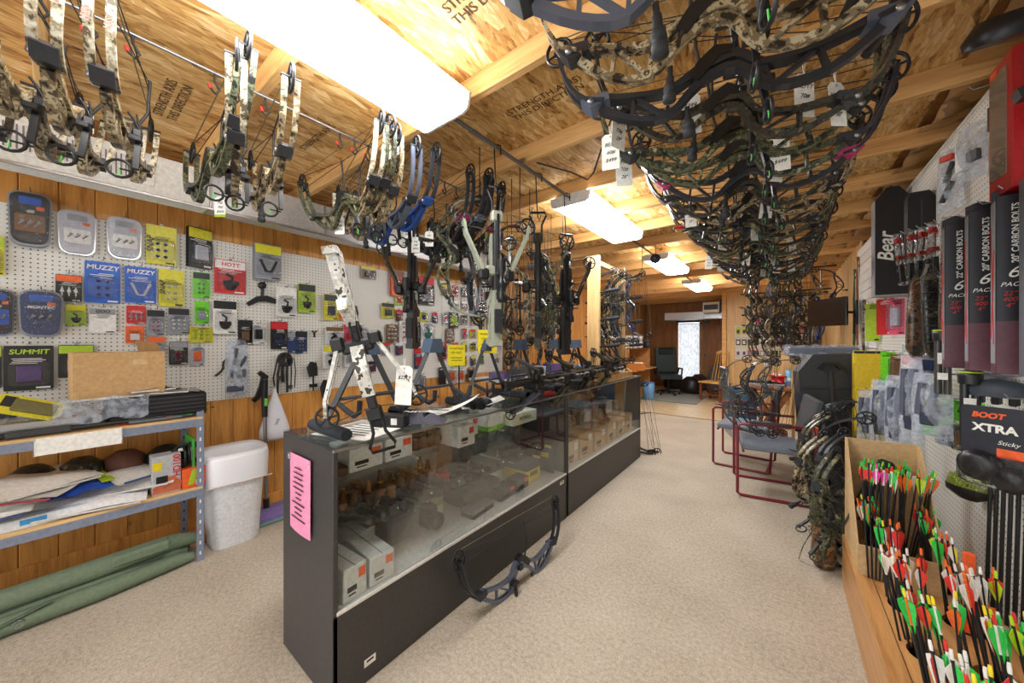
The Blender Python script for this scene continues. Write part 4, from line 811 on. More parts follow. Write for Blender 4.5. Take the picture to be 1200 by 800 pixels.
c = onx(259, 432, XL+.02); t = thing('s_hook', 'small loose black S-shaped hook on the bare pegboard', 'hook', c, (0, 0, PI/2)); part('wire', MB().tube([(.03, 0, .07), (.012, -.01, .05), (.01, -.01, 0), (-.012, -.01, -.03), (-.035, 0, -.05)], .007, 6), BLK, t)
# clear bag with grey devices
def polybag(name, label, c, w, h, rz, items, d=.04, m=None, group=None):
    t = thing(name, label, 'bag', c, (0, 0, rz), group); r = random.Random(int(w*1000+h*77+c[1]*31))
    ph = r.random()*6
    def fn(a, b):
        x = (a-.5)*w*(1-.35*max(0, b-.75)*4*.5); bulge = d*math.sin(PI*a)**.6*(math.sin(PI*min(1, b*1.1))**.5 if b < .9 else .2)
        return (x, -bulge*(.8+.25*math.sin(9*a+7*b+ph))-.002, (b-.5)*h)
    part('film', MB().grid(fn, 8, 12), m or BAG, t)
    part('film_back', MB().grid(lambda a, b: ((a-.5)*w*(1-.35*max(0, b-.75)*2), -.001, (b-.5)*h), 2, 3), m or BAG, t)
    mb = {}
    for i, (k, cc, fx, fz, fw, fh) in enumerate(items):
        b = MB()
        if k == 'b': b.box((fx*w, -d*.45, fz*h), (fw*w, d*.5, fh*h), .006)
        else: b.tube([(fx*w-fw*w/2, -d*.45, fz*h-fh*h/2), (fx*w, -d*.5, fz*h), (fx*w+fw*w/2, -d*.45, fz*h+fh*h/2)], d*.3, 7)
        part('content', b, plain(cc, .4), t)
    return t
a = onx(264, 430, XL+.04); b = onx(292, 430, XL+.04); z0 = onx(278, 398, XL+.04)[2]; z1 = onx(278, 464, XL+.04)[2]
polybag('parts_bag', 'clear poly bag of slate grey bow parts hanging by the pine wainscot', (XL+.03, (a[1]+b[1])/2, (z0+z1)/2), b[1]-a[1], z0-z1, PI/2, [('b', (74, 80, 96), -.1, -.36, .7, .1), ('t', (74, 80, 96), -.15, .1, .2, .5), ('b', (90, 96, 112), .15, -.1, .4, .14), ('t', (60, 64, 76), .2, .1, .3, .2)]); hook((a[1]+b[1])/2, z0)
# harness straps and release aids
def straps(name, label, c, w, h, n, m=RUB):
    t = thing(name, label, 'strap', c, (0, 0, PI/2)); r = random.Random(n); hook(c[1], c[2])
    for i in range(n):
        x0 = (i/(n-1)-.5)*w*.5; L = h*r.uniform(.55, 1)
        part('strap', MB().tube([(0, -.02, 0), (x0*1.3, -.03-.01*i, -.03), (x0*2, -.03, -L*.5), (x0*1.6+r.uniform(-.02, .02), -.02, -L)], .012, 5, flat=.35), m, t)
    part('bundle', MB().ring((0, -.03, -.03), .045, .014, 12, 1, 6).ring((.01, -.04, -.05), .04, .012, 12, 1, 6), m, t)
    for i in range(2): part('buckle', MB().box((w*.25*(i*2-1), -.03, -h*(.45+.2*i)), (.035, .012, .03), .004), DGR, t)
    return t
c = onx(332, 416, XL+.03); straps('safety_harness', 'tangle of black harness straps hanging above the white plastic bag', c, .17, .42, 6)
def release(label, px, py, h):
    c = onx(px, py, XL+.03); t = thing('release_aid', label, 'release aid', c, (0, 0, PI/2)); hook(c[1], c[2])
    part('wrist_strap', MB().strip([(0, 0), (-.01, -h*.2), (0, -h*.5)], [.05, .085, .07], -.03, -.012), RUB, t); part('pad', MB().strip([(0, -.02), (0, -h*.4)], [.04, .05], -.034, -.03), BLK, t)
    part('connector', MB().tube([(0, -.02, -h*.5), (0, -.02, -h*.8)], .008, 6), BLK, t); part('release_head', MB().box((0, -.02, -h*.82), (.07, .022, .03), .008).tube([(0, -.02, -h*.82), (0, -.02, -h)], .007, 6), BLK, t)
release('black wrist-strap release aid hung on the lower pegboard edge', 366, 424, .26); release('black wrist-strap release aid dangling against the wainscot', 381, 445, .32)
# ---------------------------------------------------------------- steel shelf unit
SX0, SX1, SY0, SY1 = -3.38, -2.9, -.66, .57
t = thing('shelf_unit', 'blue-grey slotted steel shelf unit with two chipboard shelves against the wall', 'shelf unit', (SX1, SY1, 0))
BO = wood('chipboard', (214, 178, 124), (190, 150, 98), 1)
for (x, y) in ((0, 0), (-.46, 0), (0, -1.21), (-.46, -1.21)):
    p = part('post', MB().box((x-.018, y, .47), (.036, .003, .94)).box((x, y-.017, .47), (.003, .034, .94)), STEEL, t)
    for i in range(14): part('slot', MB().box((x+.0016, y-.017, .05+i*.065), (.001, .008, .022)), WHT if x == 0 else DGR, p)
for z in (.46, .9):
    part('board', MB().box((-.23, -.605, z), (.47, 1.2, .016), .002), BO, t)
    part('beam', MB().box((-.002, -.605, z-.028), (.012, 1.21, .05), .002), STEEL, t); part('beam', MB().box((-.46, -.605, z-.028), (.012, 1.21, .05), .002), STEEL, t); part('beam', MB().box((-.23, -.001, z-.028), (.46, .004, .05), .001), STEEL, t)
ZT, ZL = .908, .468
a = onx(40, 515, -2.885); b = onx(143, 515, -2.885)
t = thing('price_channel', 'long white paper strip hanging over the front edge of the upper shelf', 'strip', (-2.892, (a[1]+b[1])/2, .86)); part('strip', MB().box((0, 0, 0), (.006, b[1]-a[1], .085), .001), PAPER, t)
for s in (-1, 1): part('end_clip', MB().box((.001, s*(b[1]-a[1])/2, 0), (.01, .006, .09), .001), CLEAR, t)
# brown carton with open flap
def P(px, py, x): return onx(px, py, x)
cy0, cy1 = P(82, 430, -3.02)[1], P(192, 430, -3.02)[1]; 
t = thing('carton', 'brown cardboard carton with one flap open on top of the black case', 'box', (-3.1, (cy0+cy1)/2, ZT+.152), (0, 0, .05)); wy = cy1-cy0
part('body', MB().box((0, 0, .13), (.2, wy, .26), .002), CARD, t); part('flap', MB().prism([(wy*.2, .258), (wy*.48, .258), (wy*.42, .31), (wy*.16, .33)], .06, .064, 0), plain((160, 122, 78), .75), t); part('tape', MB().box((.0, 0, .261), (.2, .05, .001)), plain((220, 214, 204), .3), t); part('label_patch', MB().box((.101, wy*.2, .2), (.001, .06, .03)), plain((206, 176, 132), .6), t)
y0, y1 = P(125, 470, -2.98)[1], P(242, 470, -2.98)[1]
t = thing('hard_case', 'ribbed black plastic case lying under the brown carton', 'case', (-3.12, (y0+y1)/2, ZT)); part('body', MB().box((0, 0, .075), (.3, y1-y0, .15), .012), BLK, t)
for i in range(5): part('rib', MB().box((.151, 0, .03+i*.024), (.004, (y1-y0)*.94, .008), .002), DGR, t)
part('hinge', MB().tube([(.15, -.1, .15), (.15, .1, .15)], .006, 6), DGR, t)
t = thing('film_wrap', 'crumpled clear plastic film on the front of the black case', 'wrap', (-2.95, .16, ZT+.1)); part('film', MB().grid(lambda a, b: (.02*math.sin(9*a+7*b)*b+.012, (a-.5)*.34, .015*math.sin(13*a)+(b-.5)*.12), 14, 6), BAG, t); part('seal_strip', MB().box((.02, 0, .06), (.004, .3, .012)), CLEAR, t)
y0, y1 = -.66, P(122, 490, -2.96)[1]
t = thing('metal_case', 'silver corrugated aluminium case on the upper shelf', 'case', (-3.06, (y0+y1)/2, ZT)); part('body', MB().box((0, 0, .04), (.2, y1-y0, .08), .01), SILV, t)
for i in range(12): part('rib', MB().box((.0, (i/11-.5)*(y1-y0)*.86, .081), (.19, .012, .006), .002), SILV, t)
part('latch', MB().box((.101, (y1-y0)*.42, .05), (.006, .05, .03), .004), BLK, t)
t = thing('air_rifle', 'long black rifle-like barrel lying along the upper shelf front', 'rifle', (-2.93, -.1, ZT+.02)); part('barrel', MB().tube([(0, -.5, .0), (0, .46, .0)], .012, 8), BLK, t); part('receiver', MB().box((0, -.2, .008), (.035, .22, .045), .008), BLK, t); part('rail', MB().box((0, -.22, .034), (.014, .16, .01), .002), BLK, t); part('fore_end', MB().box((0, .05, .0), (.03, .2, .03), .01), DGR, t); part('muzzle', MB().tube([(0, .46, 0), (0, .5, 0)], .016, 8), BLK, t)
for i, (nm, lab, col, y, rz) in enumerate((('pen', 'red marker pen lying on the upper shelf edge', (206, 40, 46), .33, .12), ('pen', 'green tube lying beside the red marker on the shelf edge', (60, 130, 70), .42, .05), ('file_tool', 'silver grey pen-like tool along the shelf front edge', (96, 100, 108), .37, -.02))):
    t = thing(nm, lab, 'pen', (-2.945+.014*i, y, ZT+.012+.0*i), (0, 0, rz)); part('barrel', MB().tube([(0, -.12, 0), (0, .1, 0)], .009, 8), plain(col, .35), t); part('cap', MB().tube([(0, .1, 0), (0, .14, 0)], [.01, .004], 8), DGR, t)
t = thing('broadhead_pack', 'yellow and black blister pack leaning on the silver case', 'blister pack', (-2.99, -.08, ZT+.14), (-.6, .4, PI/2)); t.scale = (.7,)*3; part('card', MB().prism(rpoly(.3, .15, .012), -.002, 0, 1), CM('yellow'), t); part('product', MB().box((.02, -.014, 0), (.2, .022, .09), .01), plain((110, 104, 60), .5), t); part('header', MB().box((-.1, -.003, .02), (.06, .002, .08)), CM('black'), t)
for i, (lab, col, y, h) in enumerate((('grey magazine with curled cover on the black case, beside the carton', (196, 198, 204), .36, .03), ('second magazine with pale pages under the curled grey one', (170, 160, 158), .45, .012))):
    t = thing('magazine', lab, 'magazine', (-3.1+.02*i, y, ZT+.151+.02*(1-i)), (0, 0, .3-.5*i)); part('cover', MB().grid(lambda a, b: ((a-.5)*.2, (b-.5)*.26, .01+h*math.sin(b*4)*b), 4, 8), plain(col, .4), t); part('pages', MB().box((0, -.02, .005), (.19, .2, .01), .002), PAPER, t)
for i, (y, col, lab) in enumerate(((-.2, (56, 60, 70), 'dark flat box behind the silver case'), (-.05, (190, 190, 196), 'pale flat box behind the silver case'), (-.42, (216, 216, 210), 'white booklet behind the silver case'))): pbox('flat_box', lab, 'box', (-3.26, y, ZT), (.14, .14, .1+.02*i), plain(col, .5), .1*i)
t = thing('fletched_arrow', 'short arrow with lime vane lying across the shelf end by the wainscot', 'arrow', (-3.2, .5, ZT+.01)); part('shaft', MB().tube([(-.05, -.08, 0), (.03, .18, 0)], .004, 5), BLK, t); part('vane', MB().prism([(.0, 0), (.04, .03), (.1, .0)], -.001, .001, 1, Matrix.Translation((0, .07, .0)) @ Matrix.Rotation(1.2, 4, 'Z')), CM('lime'), t)
# lower shelf: flat bags, papers, boxes
rr = random.Random(11)
labs = ['crinkled white plastic mailer at the bottom of the lower shelf pile', 'white plastic mailer with red edge in the lower shelf pile', 'cream paper sheaf in the lower shelf pile', 'white plastic sleeve sliding to the shelf front', 'thin white folded catalogue in the lower shelf pile', 'off-white poly bag bulging over the shelf edge', 'white padded sleeve leaning up at the pile back', 'pale paper sleeve on top of the pile', 'white printed envelope nearest the grey tool box', 'grey-white sack on the pile top', 'long white sleeve slanting across the pile', 'small white bag at the shelf end']
for i, lb in enumerate(labs):
    y = -.48+.075*i+rr.uniform(-.04, .04); x = -3.08+rr.uniform(-.06, .08); h = ZL+.006+.03*(i % 7); L, Wd = rr.uniform(.36, .5), rr.uniform(.24, .34); p1, p2 = rr.random()*6, rr.random()*6
    t = thing('plastic_sleeve', lb, 'sleeve', (x, y, h), (rr.uniform(-.06, .06), rr.uniform(.02, .3), rr.uniform(-.5, .5)))
    cl = plain(rr.choice([(236, 234, 228), (226, 222, 214), (240, 240, 240), (212, 208, 202)]), .35)
    part('sheet', MB().grid(lambda a, b: ((a-.5)*Wd, (b-.5)*L, .012+.014*math.sin(6*a+p1)*math.sin(5*b+p2)+.02*math.sin(PI*a)*math.sin(PI*b)), 10, 12), cl, t); part('edge', MB().box((Wd/2, 0, .008), (.006, L*.9, .01), .002), plain(rr.choice([(150, 40, 50), (220, 216, 210), (60, 80, 130), (220, 216, 210)]), .5), t)
t = thing('catalogue_box', 'flat white box with blue label in front of the lower shelf pile', 'box', (-2.98, .03, ZL), (0, 0, .05)); part('body', MB().box((0, 0, .025), (.1, .44, .05), .004), plain((222, 226, 230), .4), t); part('label_patch', MB().box((.051, -.1, .03), (.001, .08, .025)), plain((60, 150, 210), .5), t)
t = thing('plastic_bag', 'blue and white crinkled plastic bag on the lower shelf pile', 'bag', (-3.05, .1, ZL+.12), (0, .1, .2)); part('film', MB().grid(lambda a, b: ((a-.5)*.22, (b-.5)*.3, .03*math.sin(PI*a)*math.sin(PI*b)+.008*math.sin(21*a)*math.sin(17*b)), 12, 12), plain((44, 80, 170), .3), t); part('band', MB().box((0, .06, .03), (.2, .05, .004)), CM('lime'), t)
for i in range(4):
    t = thing('fabric_bundle', ['dark mesh quiver bundle at the back of the lower shelf', 'black camouflage sack above the white pile', 'brown plaid cloth bundle on the lower shelf', 'black strap-tied sack behind the grey tool box'][i], 'bundle', (-3.2+.05*(i == 3), -.08+.17*i, ZL+.06), (0, 0, .3*i)); t.scale = (.7,)*3; m = [CAMS['dark'], CAMS['dark'], plain((104, 66, 52), .8), BLK][i]
    part('body', MB().lathe([(0, 0), (.1, .02), (.14, .1), (.13, .2), (.06, .26), (.03, .25), (0, .24)], 10), m, t); part('strap', MB().ring((0, 0, .12), .142, .008, 12, 2, 4), BLK, t)
y = P(195, 550, -2.93)[1]
t = thing('tool_box', 'grey carton printed with an orange tool and red letters on the lower shelf', 'box', (-2.97, y, ZL)); wd = P(212, 550, -2.92)[1]-P(178, 550, -2.92)[1]
part('body', MB().box((0, 0, .115), (.1, wd, .23), .003), plain((176, 178, 182), .5), t); part('picture', MB().prism([(-.06, .01), (.06, .01), (.066, .06), (.03, .1), (-.02, .1), (-.02, .06), (-.06, .05)], .0505, .0515, 0), plain((196, 104, 70), .5), t); part('badge', MB().box((.051, -.04, .17), (.001, .04, .05)), YEL, t); lettering('HD100', .045, REDINK, t, (.0515, .045, .16), (PI/2, -PI/2, PI/2), 0, .001); part('battery', MB().box((.052, -.02, .09), (.002, .05, .04), .001), BLK, t)
y = P(227, 560, -2.93)[1]
t = thing('light_box', 'bright orange carton with lime stripe beside the grey tool carton', 'box', (-2.97, y, ZL)); wd = P(241, 560, -2.92)[1]-P(213, 560, -2.92)[1]
part('body', MB().box((0, 0, .06), (.1, wd, .12), .003), plain((236, 98, 40), .5), t); part('stripe', MB().prism([(-.03, .02), (.0, .02), (.02, .11), (-.01, .11)], .0505, .0512, 0), CM('lime'), t); part('label_patch', MB().box((.051, wd*.25, .03), (.001, .04, .03)), PAPER, t)
t = thing('cable_coil', 'black wound cable bundle lying on the orange carton', 'cable', (-2.98, y-.05, ZL+.135)); mb = MB()
for i in range(5): mb.ring((0, .01*i, .05+.006*i), .05+.01*(i % 3), .007, 12, i % 2, 5)
part('coil', mb, BLK, t); part('tie', MB().box((0, 0, .1), (.02, .03, .02), .004), WHT, t)
t = thing('folder', 'green slim folder standing at the lower shelf end', 'folder', (-3.05, .53, ZL)); part('cover', MB().box((0, 0, .15), (.22, .012, .3), .002), plain((70, 180, 70), .5), t); part('label_patch', MB().box((.06, -.0065, .2), (.08, .001, .08)), PAPER, t)
# green soft gun case under the shelf
GRN = plain((112, 128, 104), .85); y0 = -.72
t = thing('gun_case', 'long sage green soft weapon case lying on the carpet under the shelf', 'soft case', (-2.98, -.06, 0), (0, 0, .02))
for i, (x, z, r) in enumerate(((0, .062, .062), (.09, .045, .045), (-.1, .06, .06), (.02, .14, .055))):
    part('roll', MB().tube([(x-.02, -.8, z*.9), (x, -.3, z), (x+.01, .2, z*1.02), (x-.02, .5, z), (x-.03, .56+.02*i, z*.8)], [r*.9, r, r*1.04, r*.92, r*.66], 12, flat=.9), GRN, t)
part('strap', MB().tube([(.13, -.5, .06), (.15, -.2, .05), (.12, .05, .1)], .012, 5, flat=.4), plain((90, 104, 84), .8), t)
for y in (-.45, -.05): part('buckle', MB().ring((.137, y, .05), .018, .004, 10, 0, 5), MET, t)
part('seam', MB().tube([(.06, -.78, .09), (.065, 0, .105), (.05, .45, .09)], .004, 5), plain((70, 84, 66), .8), t)
part('pocket', MB().box((.04, .36, .16), (.09, .24, .06), .025), GRN, t)
# bin, sweeper, hung bag
c = onz(268, 640, 0); t = thing('waste_bin', 'tall white plastic bin lined with a white bag beside the steel shelf', 'bin', (c[0]-.1, c[1]+.05, 0))
def rsq(s, z, r=.3): return [(a, b, z) for a, b in rpoly(s[0], s[1], s[0]*r, 3)]
def loft(mb, rings, cap0=True):
    n = len(rings[0]); vs = [v for r in rings for v in r]; mb.add(vs, [(i*n+j, i*n+(j+1) % n, (i+1)*n+(j+1) % n, (i+1)*n+j) for i in range(len(rings)-1) for j in range(n)], True)
    if cap0: mb.add(rings[0], [tuple(range(n))[::-1]])
    return mb
part('bucket', loft(MB(), [rsq((.24, .26), .0), rsq((.25, .27), .01), rsq((.32, .34), .6), rsq((.33, .35), .61), rsq((.31, .33), .605), rsq((.24, .26), .1)]), plain((234, 236, 240), .4), t)
part('liner', loft(MB(), [rsq((.345, .365), .43), rsq((.35, .37), .5), rsq((.355, .375), .6), rsq((.34, .36), .635), rsq((.3, .32), .6), rsq((.26, .28), .45)], False), plain((240, 240, 244), .3), t); part('drawstring', MB().tube([(.177, -.18, .44), (.177, .18, .44)], .004, 4), plain((214, 196, 190), .6), t)
hx, hy = -3.28, onx(309, 500, -3.28)[1]; 
t = thing('floor_sweeper', 'purple-headed floor sweeper with grey pole leaning beside the bin', 'sweeper', (-3.2, hy, 0)); part('head', MB().prism([(-.13, 0), (.14, 0), (.13, .045), (.03, .075), (-.1, .06)], -.15, .15, 1), plain((126, 110, 170), .4), t); part('bumper', MB().box((.01, 0, .014), (.29, .32, .024), .008), plain((110, 140, 130), .5), t)
part('pole', MB().tube([(-.02, 0, .07), (-.06, .0, .95)], .013, 8), MET, t); part('joint', MB().tube([(-.02, 0, .06), (-.028, 0, .14)], .022, 8), BLK, t); part('handle', MB().tube([(-.055, 0, .78), (-.062, 0, .98), (-.04, 0, 1.08)], [.02, .024, .018], 8), BLK, t); part('switch', MB().box((-.03, 0, .9), (.02, .02, .06), .006), plain((110, 200, 80), .5), t)
c = onx(306, 450, XL+.06); t = thing('grabber', 'black and green reacher handle hung beside the harness straps', 'grabber', c, (0, 0, PI/2)); part('handle', MB().strip([(-.02, .1), (.02, .06), (.0, -.02), (-.03, -.1), (-.06, -.13)], [.03, .05, .04, .035, .03], -.03, 0), BLK, t); part('trigger', MB().strip([(.02, .04), (.03, -.06), (.01, -.1)], .016, -.026, -.004), plain((80, 170, 70), .5), t); hook(c[1], c[2]+.1)
c = onx(322, 455, XL+.1); t = thing('plastic_bag', 'white plastic carrier bag with small black print hung on the wall straps', 'bag', (c[0], c[1], c[2]), (0, 0, PI/2)); hook(c[1]-.01, c[2]+.01)
part('film', MB().lathe([(.006, 0), (.03, -.08), (.07, -.2), (.11, -.33), (.115, -.39), (.07, -.42), (0, -.425)], 14, Matrix.Scale(.55, 4, (0, 1, 0))), plain((226, 228, 236), .25), t)
lettering('BAG', .03, INK, t, (.0, -.052, -.27), (PI/2, -1.2, 0)); part('handle_loop', MB().tube([(-.01, 0, -.02), (0, 0, .02), (.01, 0, -.02)], .005, 5), WHT, t)
t = thing('wooden_board', 'small tan wooden board lying on the carpet by the sweeper', 'board', onz(250, 628, 0), (0, 0, .1)); part('board', MB().box((-.1, 0, .008), (.3, .5, .016), .003), OAKX, t); part('strip', MB().box((-.1, .1, .0165), (.3, .004, .001)), plain((120, 80, 44), .6), t)
# ---------------------------------------------------------------- bows hung along the aisle rail
rl = thing('hanging_rail', 'long dark pipe rail under the joists carrying the row of bows over the aisle', 'rail', (-.13, 0, 2.455)); part('pipe', MB().tube([(0, .3, 0), (0, 5.6, 0)], .012, 8), BLK, rl)
for k in range(5): part('strap', MB().box((0, .57+k*1.22, .026), (.05, .02, .046), .003), MET, rl)
SH = MB().tube([(0, 0, .014), (.014, 0, .008), (.014, 0, -.02), (0, 0, -.06), (-.006, 0, -.085), (.006, 0, -.097)], .004, 5).mesh('hook', RUB)
AI = ['greyb', 'grey', 'tan', 'black', 'dark', 'green', 'blacklimb', 'pink', 'dark', 'tan', 'darkq', 'green', 'black', 'dark', 'blacklimb', 'green', 'tan', 'blackq', 'dark', 'green', 'black', 'dark', 'tan', 'green', 'blacklimb', 'dark', 'black', 'green']
AI = AI[:25]
def sp(i): return .55+.172*i+.0005*i*i
for i, k in enumerate(AI):
    y = sp(i); h = part('hook', SH, None, rl); h.location = (0, y, 0)
    x = -.13+R.uniform(-.03, .03)
    put(bow(k), BN[k]+', %s towards the back on the aisle rail' % ORD[i], (x, y, 2.315+R.uniform(-.015, .015)), (R.uniform(-.12, .12), R.uniform(-.1, .1)-.02, math.radians(20)+R.uniform(-.12, .12)), None, .96+R.uniform(-.02, .06))
TL = [('HOYT', '70#', '29"'), ('BEAR', '60#', '$499'), ('PSE', '70#', '28"'), ('$399',), ('HOYT', '65#', '30"')]
for i, (px, py, z) in enumerate(((727, 145, 2.13), (715, 170, 2.1), (730, 190, 2.06), (807, 125, 2.14), (978, 112, 2.12), (942, 102, 2.15), (912, 172, 2.1), (908, 185, 2.08), (901, 238, 2.1), (916, 245, 2.1), (808, 250, 2.1), (848, 282, 2.1), (926, 285, 2.1), (846, 308, 2.1), (866, 305, 2.1), (832, 305, 2.1), (905, 300, 2.08), (925, 308, 2.08), (884, 268, 2.12), (912, 310, 2.08), (895, 315, 2.1), (876, 300, 2.1))):
    p = onz(px, py, z); sc = 1.0 if i < 8 else .9
    price_tag((p[0], p[1], z+.07), 'white tag reading %s under the aisle rail bows' % ' '.join(TL[i % 5]), .062*sc, .13*sc, YAW+R.uniform(-.5, .5), TL[i % 5], .03, R.uniform(-.12, .12), 'price tags on the aisle rail bows')
# row of bows on joist hooks by the duct
HK = [(-1.95, -.16, 'dark'), (-1.86, -.03, 'snowtan'), (-1.82, .07, 'snowtan'), (-1.83, .17, 'snowtan'), (-1.86, .40, 'green'), (-1.82, .47, 'snowtan'), (-1.88, .58, 'tan'), (-1.95, .92, 'green'), (-1.9, 1.0, 'snowtan'), (-1.88, 1.08, 'tan'), (-1.84, 1.17, 'greyb'), (-1.84, 1.26, 'blue'), (-1.9, 1.55, 'pink'), (-1.86, 1.65, 'black'), (-1.84, 1.76, 'dark'), (-1.9, 1.88, 'pink')]
jr = thing('hook_rail', 'slim steel hook rod under the joists between duct and strip light', 'rail', (-1.86, .9, 2.488)); part('rod', MB().tube([(0, -1.3, .004), (0, 1.3, .004)], .006, 6), MET, jr)
for i, (x, y, k) in enumerate(HK):
    h = part('hook', MB().tube([(0, 0, .0), (0, 0, -.03), (.0, .016, -.06), (0, .004, -.08), (0, -.012, -.066)], .005, 5), RUB, jr); h.location = (0, y-.9, 0)
    h2 = part('hook_tip', MB().tube([(0, -.012, -.066), (0, -.018, -.05)], .007, 5), REDINK, h)
    put(bow(k), BN[k]+', %s along the steel hook rod by the duct' % ORD[i], (-1.86+R.uniform(-.02, .02), y, 2.35+R.uniform(-.01, .01)), (R.uniform(-.12, .12), R.uniform(-.06, .06), math.radians(-6+R.uniform(-10, 10))), None, 1.06)
for i, (px, py, d, lab) in enumerate(((102, 140, 1.45, 'white tag with red writing tied to the bow nearest the duct grille'), (258, 240, 1.75, 'white tag with lime lower edge hanging by the galvanised duct'), (398, 262, 2.0, 'white price tag hanging from the third cluster of joist-hook bows'), (478, 268, 2.2, 'white price tag beside the pink-trimmed bow'), (487, 285, 2.25, 'lower white price tag beside the pink-trimmed bow'), (503, 278, 2.3, 'white price tag past the pink-trimmed bow'))):
    a = ray(px, py); p = (a[0]*d, a[1]*d, CH+a[2]*d+.06); t = price_tag(p, lab, .055, .1, YAW, ('PSE', '70#', '$450') if i else ('70#', '29'), .02, 0, None)
    if i == 1: part('lime_edge', MB().box((0, -.001, -.115), (.055, .002, .012)), CM('lime'), t)
MIS = Matrix(((0, 0, 1), (0, -1, 0), (1, 0, 0))).to_euler()
for o in [o for o in bpy.data.objects if o.get('label', '').startswith('pale-limbed tan camouflage bow')][:3]:
    for yy in (-.019, .019): lettering('MISSION', .02, plain((120, 60, 40), .6), o, (.421, yy, -.1), (MIS.x, MIS.y-.28, MIS.z), 0, .0006)
# ceiling paper and small dark pendant
t = thing('paper', 'small blank white paper pinned to the first full joist', 'paper', (-1.72, 1.16, 2.5), (0, 0, .2)); part('sheet', MB().prism([(-.07, -.09), (.06, -.07), (.06, .0), (-.04, -.01)], -.001, .001), PAPER, t); part('pin', MB().tube([(0, -.004, -.02), (0, .0, -.02)], .004, 6), REDINK, t)
t = thing('pendant_ball', 'dark round ball hanging under the joists past the second strip light', 'ball', (-1.15, 4.23, 2.34)); part('ball', MB().lathe([(0, -.06), (.045, -.04), (.06, 0), (.045, .04), (0, .06)], 12), plain((34, 36, 60), .4), t); part('cord', MB().tube([(0, 0, .05), (0, 0, .16)], .004, 5), BLK, t)
t = thing('pipe_drop', 'white vertical pipe hanging below the joists behind the bow rack', 'pipe', (-2.35, 3.01, 2.5)); part('pipe', MB().tube([(0, 0, 0), (0, 0, -.42)], .018, 8), WHT, t); part('elbow', MB().tube([(0, 0, -.42), (0, .04, -.45), (0, .5, -.45)], .018, 8), WHT, t)
# ---------------------------------------------------------------- right wall
def rface(px, py, X): return onx(px, py, X)
# bolt boxes
DK = plain((30, 28, 34), .35); MAR = plain((92, 52, 62), .4)
for i, y in enumerate((2.3, 2.12, 1.96)):
    t = thing('bolt_box', 'tall black six-pack bolt carton, %s along from the black hanging cases' % ORD[i], 'box', (.585+.015*i, y, 1.27), (0, 0, -.12)); hook(y, 1.9, 1, .6)
    part('body', MB().box((0, 0, .3), (.068, .056, .6), .002), DK, t); part('lower_band', MB().box((0, 0, .09), (.0685, .0565, .18), .002), MAR, t); part('side_panel', MB().box((-.0348, 0, .31), (.001, .05, .55)), plain((150, 152, 158), .4), t)
    part('side_cross', MB().prism([(-.018, .1), (-.008, .1), (.024, .5), (.014, .5)], -.0362, -.0352, 0).prism([(.014, .12), (.022, .12), (-.014, .42), (-.022, .42)], -.0362, -.0352, 0), REDINK, t)
    part('top_flap', MB().prism([(-.034, 0), (.034, 0), (.034, .04), (0, .055), (-.034, .04)], .026, .028, 1, Matrix.Translation((0, 0, .59))), DK, t)
    lettering('22" CARBON BOLTS' if i == 0 else '20" CARBON BOLTS', .022, PAPER, t, (.006, -.0292, .47), (PI/2, -PI/2, 0), 0, .0004); lettering('6', .055, PAPER, t, (0, -.0292, .34), (PI/2, 0, 0), .3, 0); lettering('PACK', .02, PAPER, t, (0, -.0292, .3), (PI/2, 0, 0), .3, 0)
    lettering('22"\n400\n4"', .02, REDINK, t, (-.006, -.0292, .25), (PI/2, 0, 0), .2, 0)
t = thing('blade_box', 'white and grey carton with orange lens print at the end of the bolt boxes', 'box', (.65, 1.83, 1.27), (0, 0, -.12)); part('body', MB().box((0, 0, .31), (.1, .08, .62), .002), plain((100, 104, 112), .4), t); part('top_panel', MB().box((0, -.0405, .58), (.1, .001, .08)), PAPER, t); part('stripe', MB().box((0, -.0412, .535), (.1, .001, .02)), REDINK, t); part('white_band', MB().box((0, -.0405, .39), (.1, .001, .05)), PAPER, t); part('lens_print', MB().lathe([(0, 0), (.035, 0), (.035, .002), (0, .002)], 12, Matrix.Translation((.01, -.04, .1)) @ Matrix.Rotation(PI/2, 4, 'X')), ORG, t); lettering('IAN', .04, INK, t, (-.015, -.0415, .58), (PI/2, 0, 0), .3, .001); hook(1.83, 1.93, 1)
# red boxed item with window
t = thing('red_display_box', 'large red carton with clear window high on the pegboard', 'box', (.65, 1.98, 1.885), (0, 0, 0)); part('body', MB().box((.01, 0, .23), (.12, .16, .46), .003), plain((178, 22, 26), .35), t); part('window', MB().box((-.051, .01, .24), (.002, .11, .36)), plain((140, 128, 118), .3), t); part('window_film', MB().box((-.0535, .01, .24), (.001, .115, .37)), GLASS, t); part('corner_flash', MB().box((-.0515, .04, .43), (.002, .04, .03)), ORG, t); lettering('Red', .02, PAPER, t, (.04, -.0815, .06), (PI/2, 0, 0)); hook(1.98, 2.36, 1)
p = ony(1168, 70, 1.5); t = thing('bracket_tool', 'matt black curved bow holder clamped above the red carton', 'bow holder', (.52, 1.72, 2.3)); part('cup', MB().lathe([(0, .05), (.05, .045), (.075, .0), (.07, -.02)], 12, Matrix.Rotation(.4, 4, 'X')), BLK, t); part('arm', MB().tube([(.06, -.02, .06), (.08, .0, -.06), (.1, .0, -.18)], .016, 6), BLK, t); part('claw', MB().strip([(.03, -.2), (.1, -.18), (.16, -.12), (.2, -.1)], [.03, .05, .04, .03], -.02, .02), BLK, t); part('wall_arm', MB().tube([(.1, 0, -.05), (.22, 0, -.02)], .014, 6), BLK, t)
def rbag(label, x, y, z, w, h, items, rz=-PI/2+.6, nm='parts_bag', d=.04, m=None): 
    hook(y, z+h/2, 1, x); return polybag(nm, label, (x, y, z), w, h, rz, items, d, m)
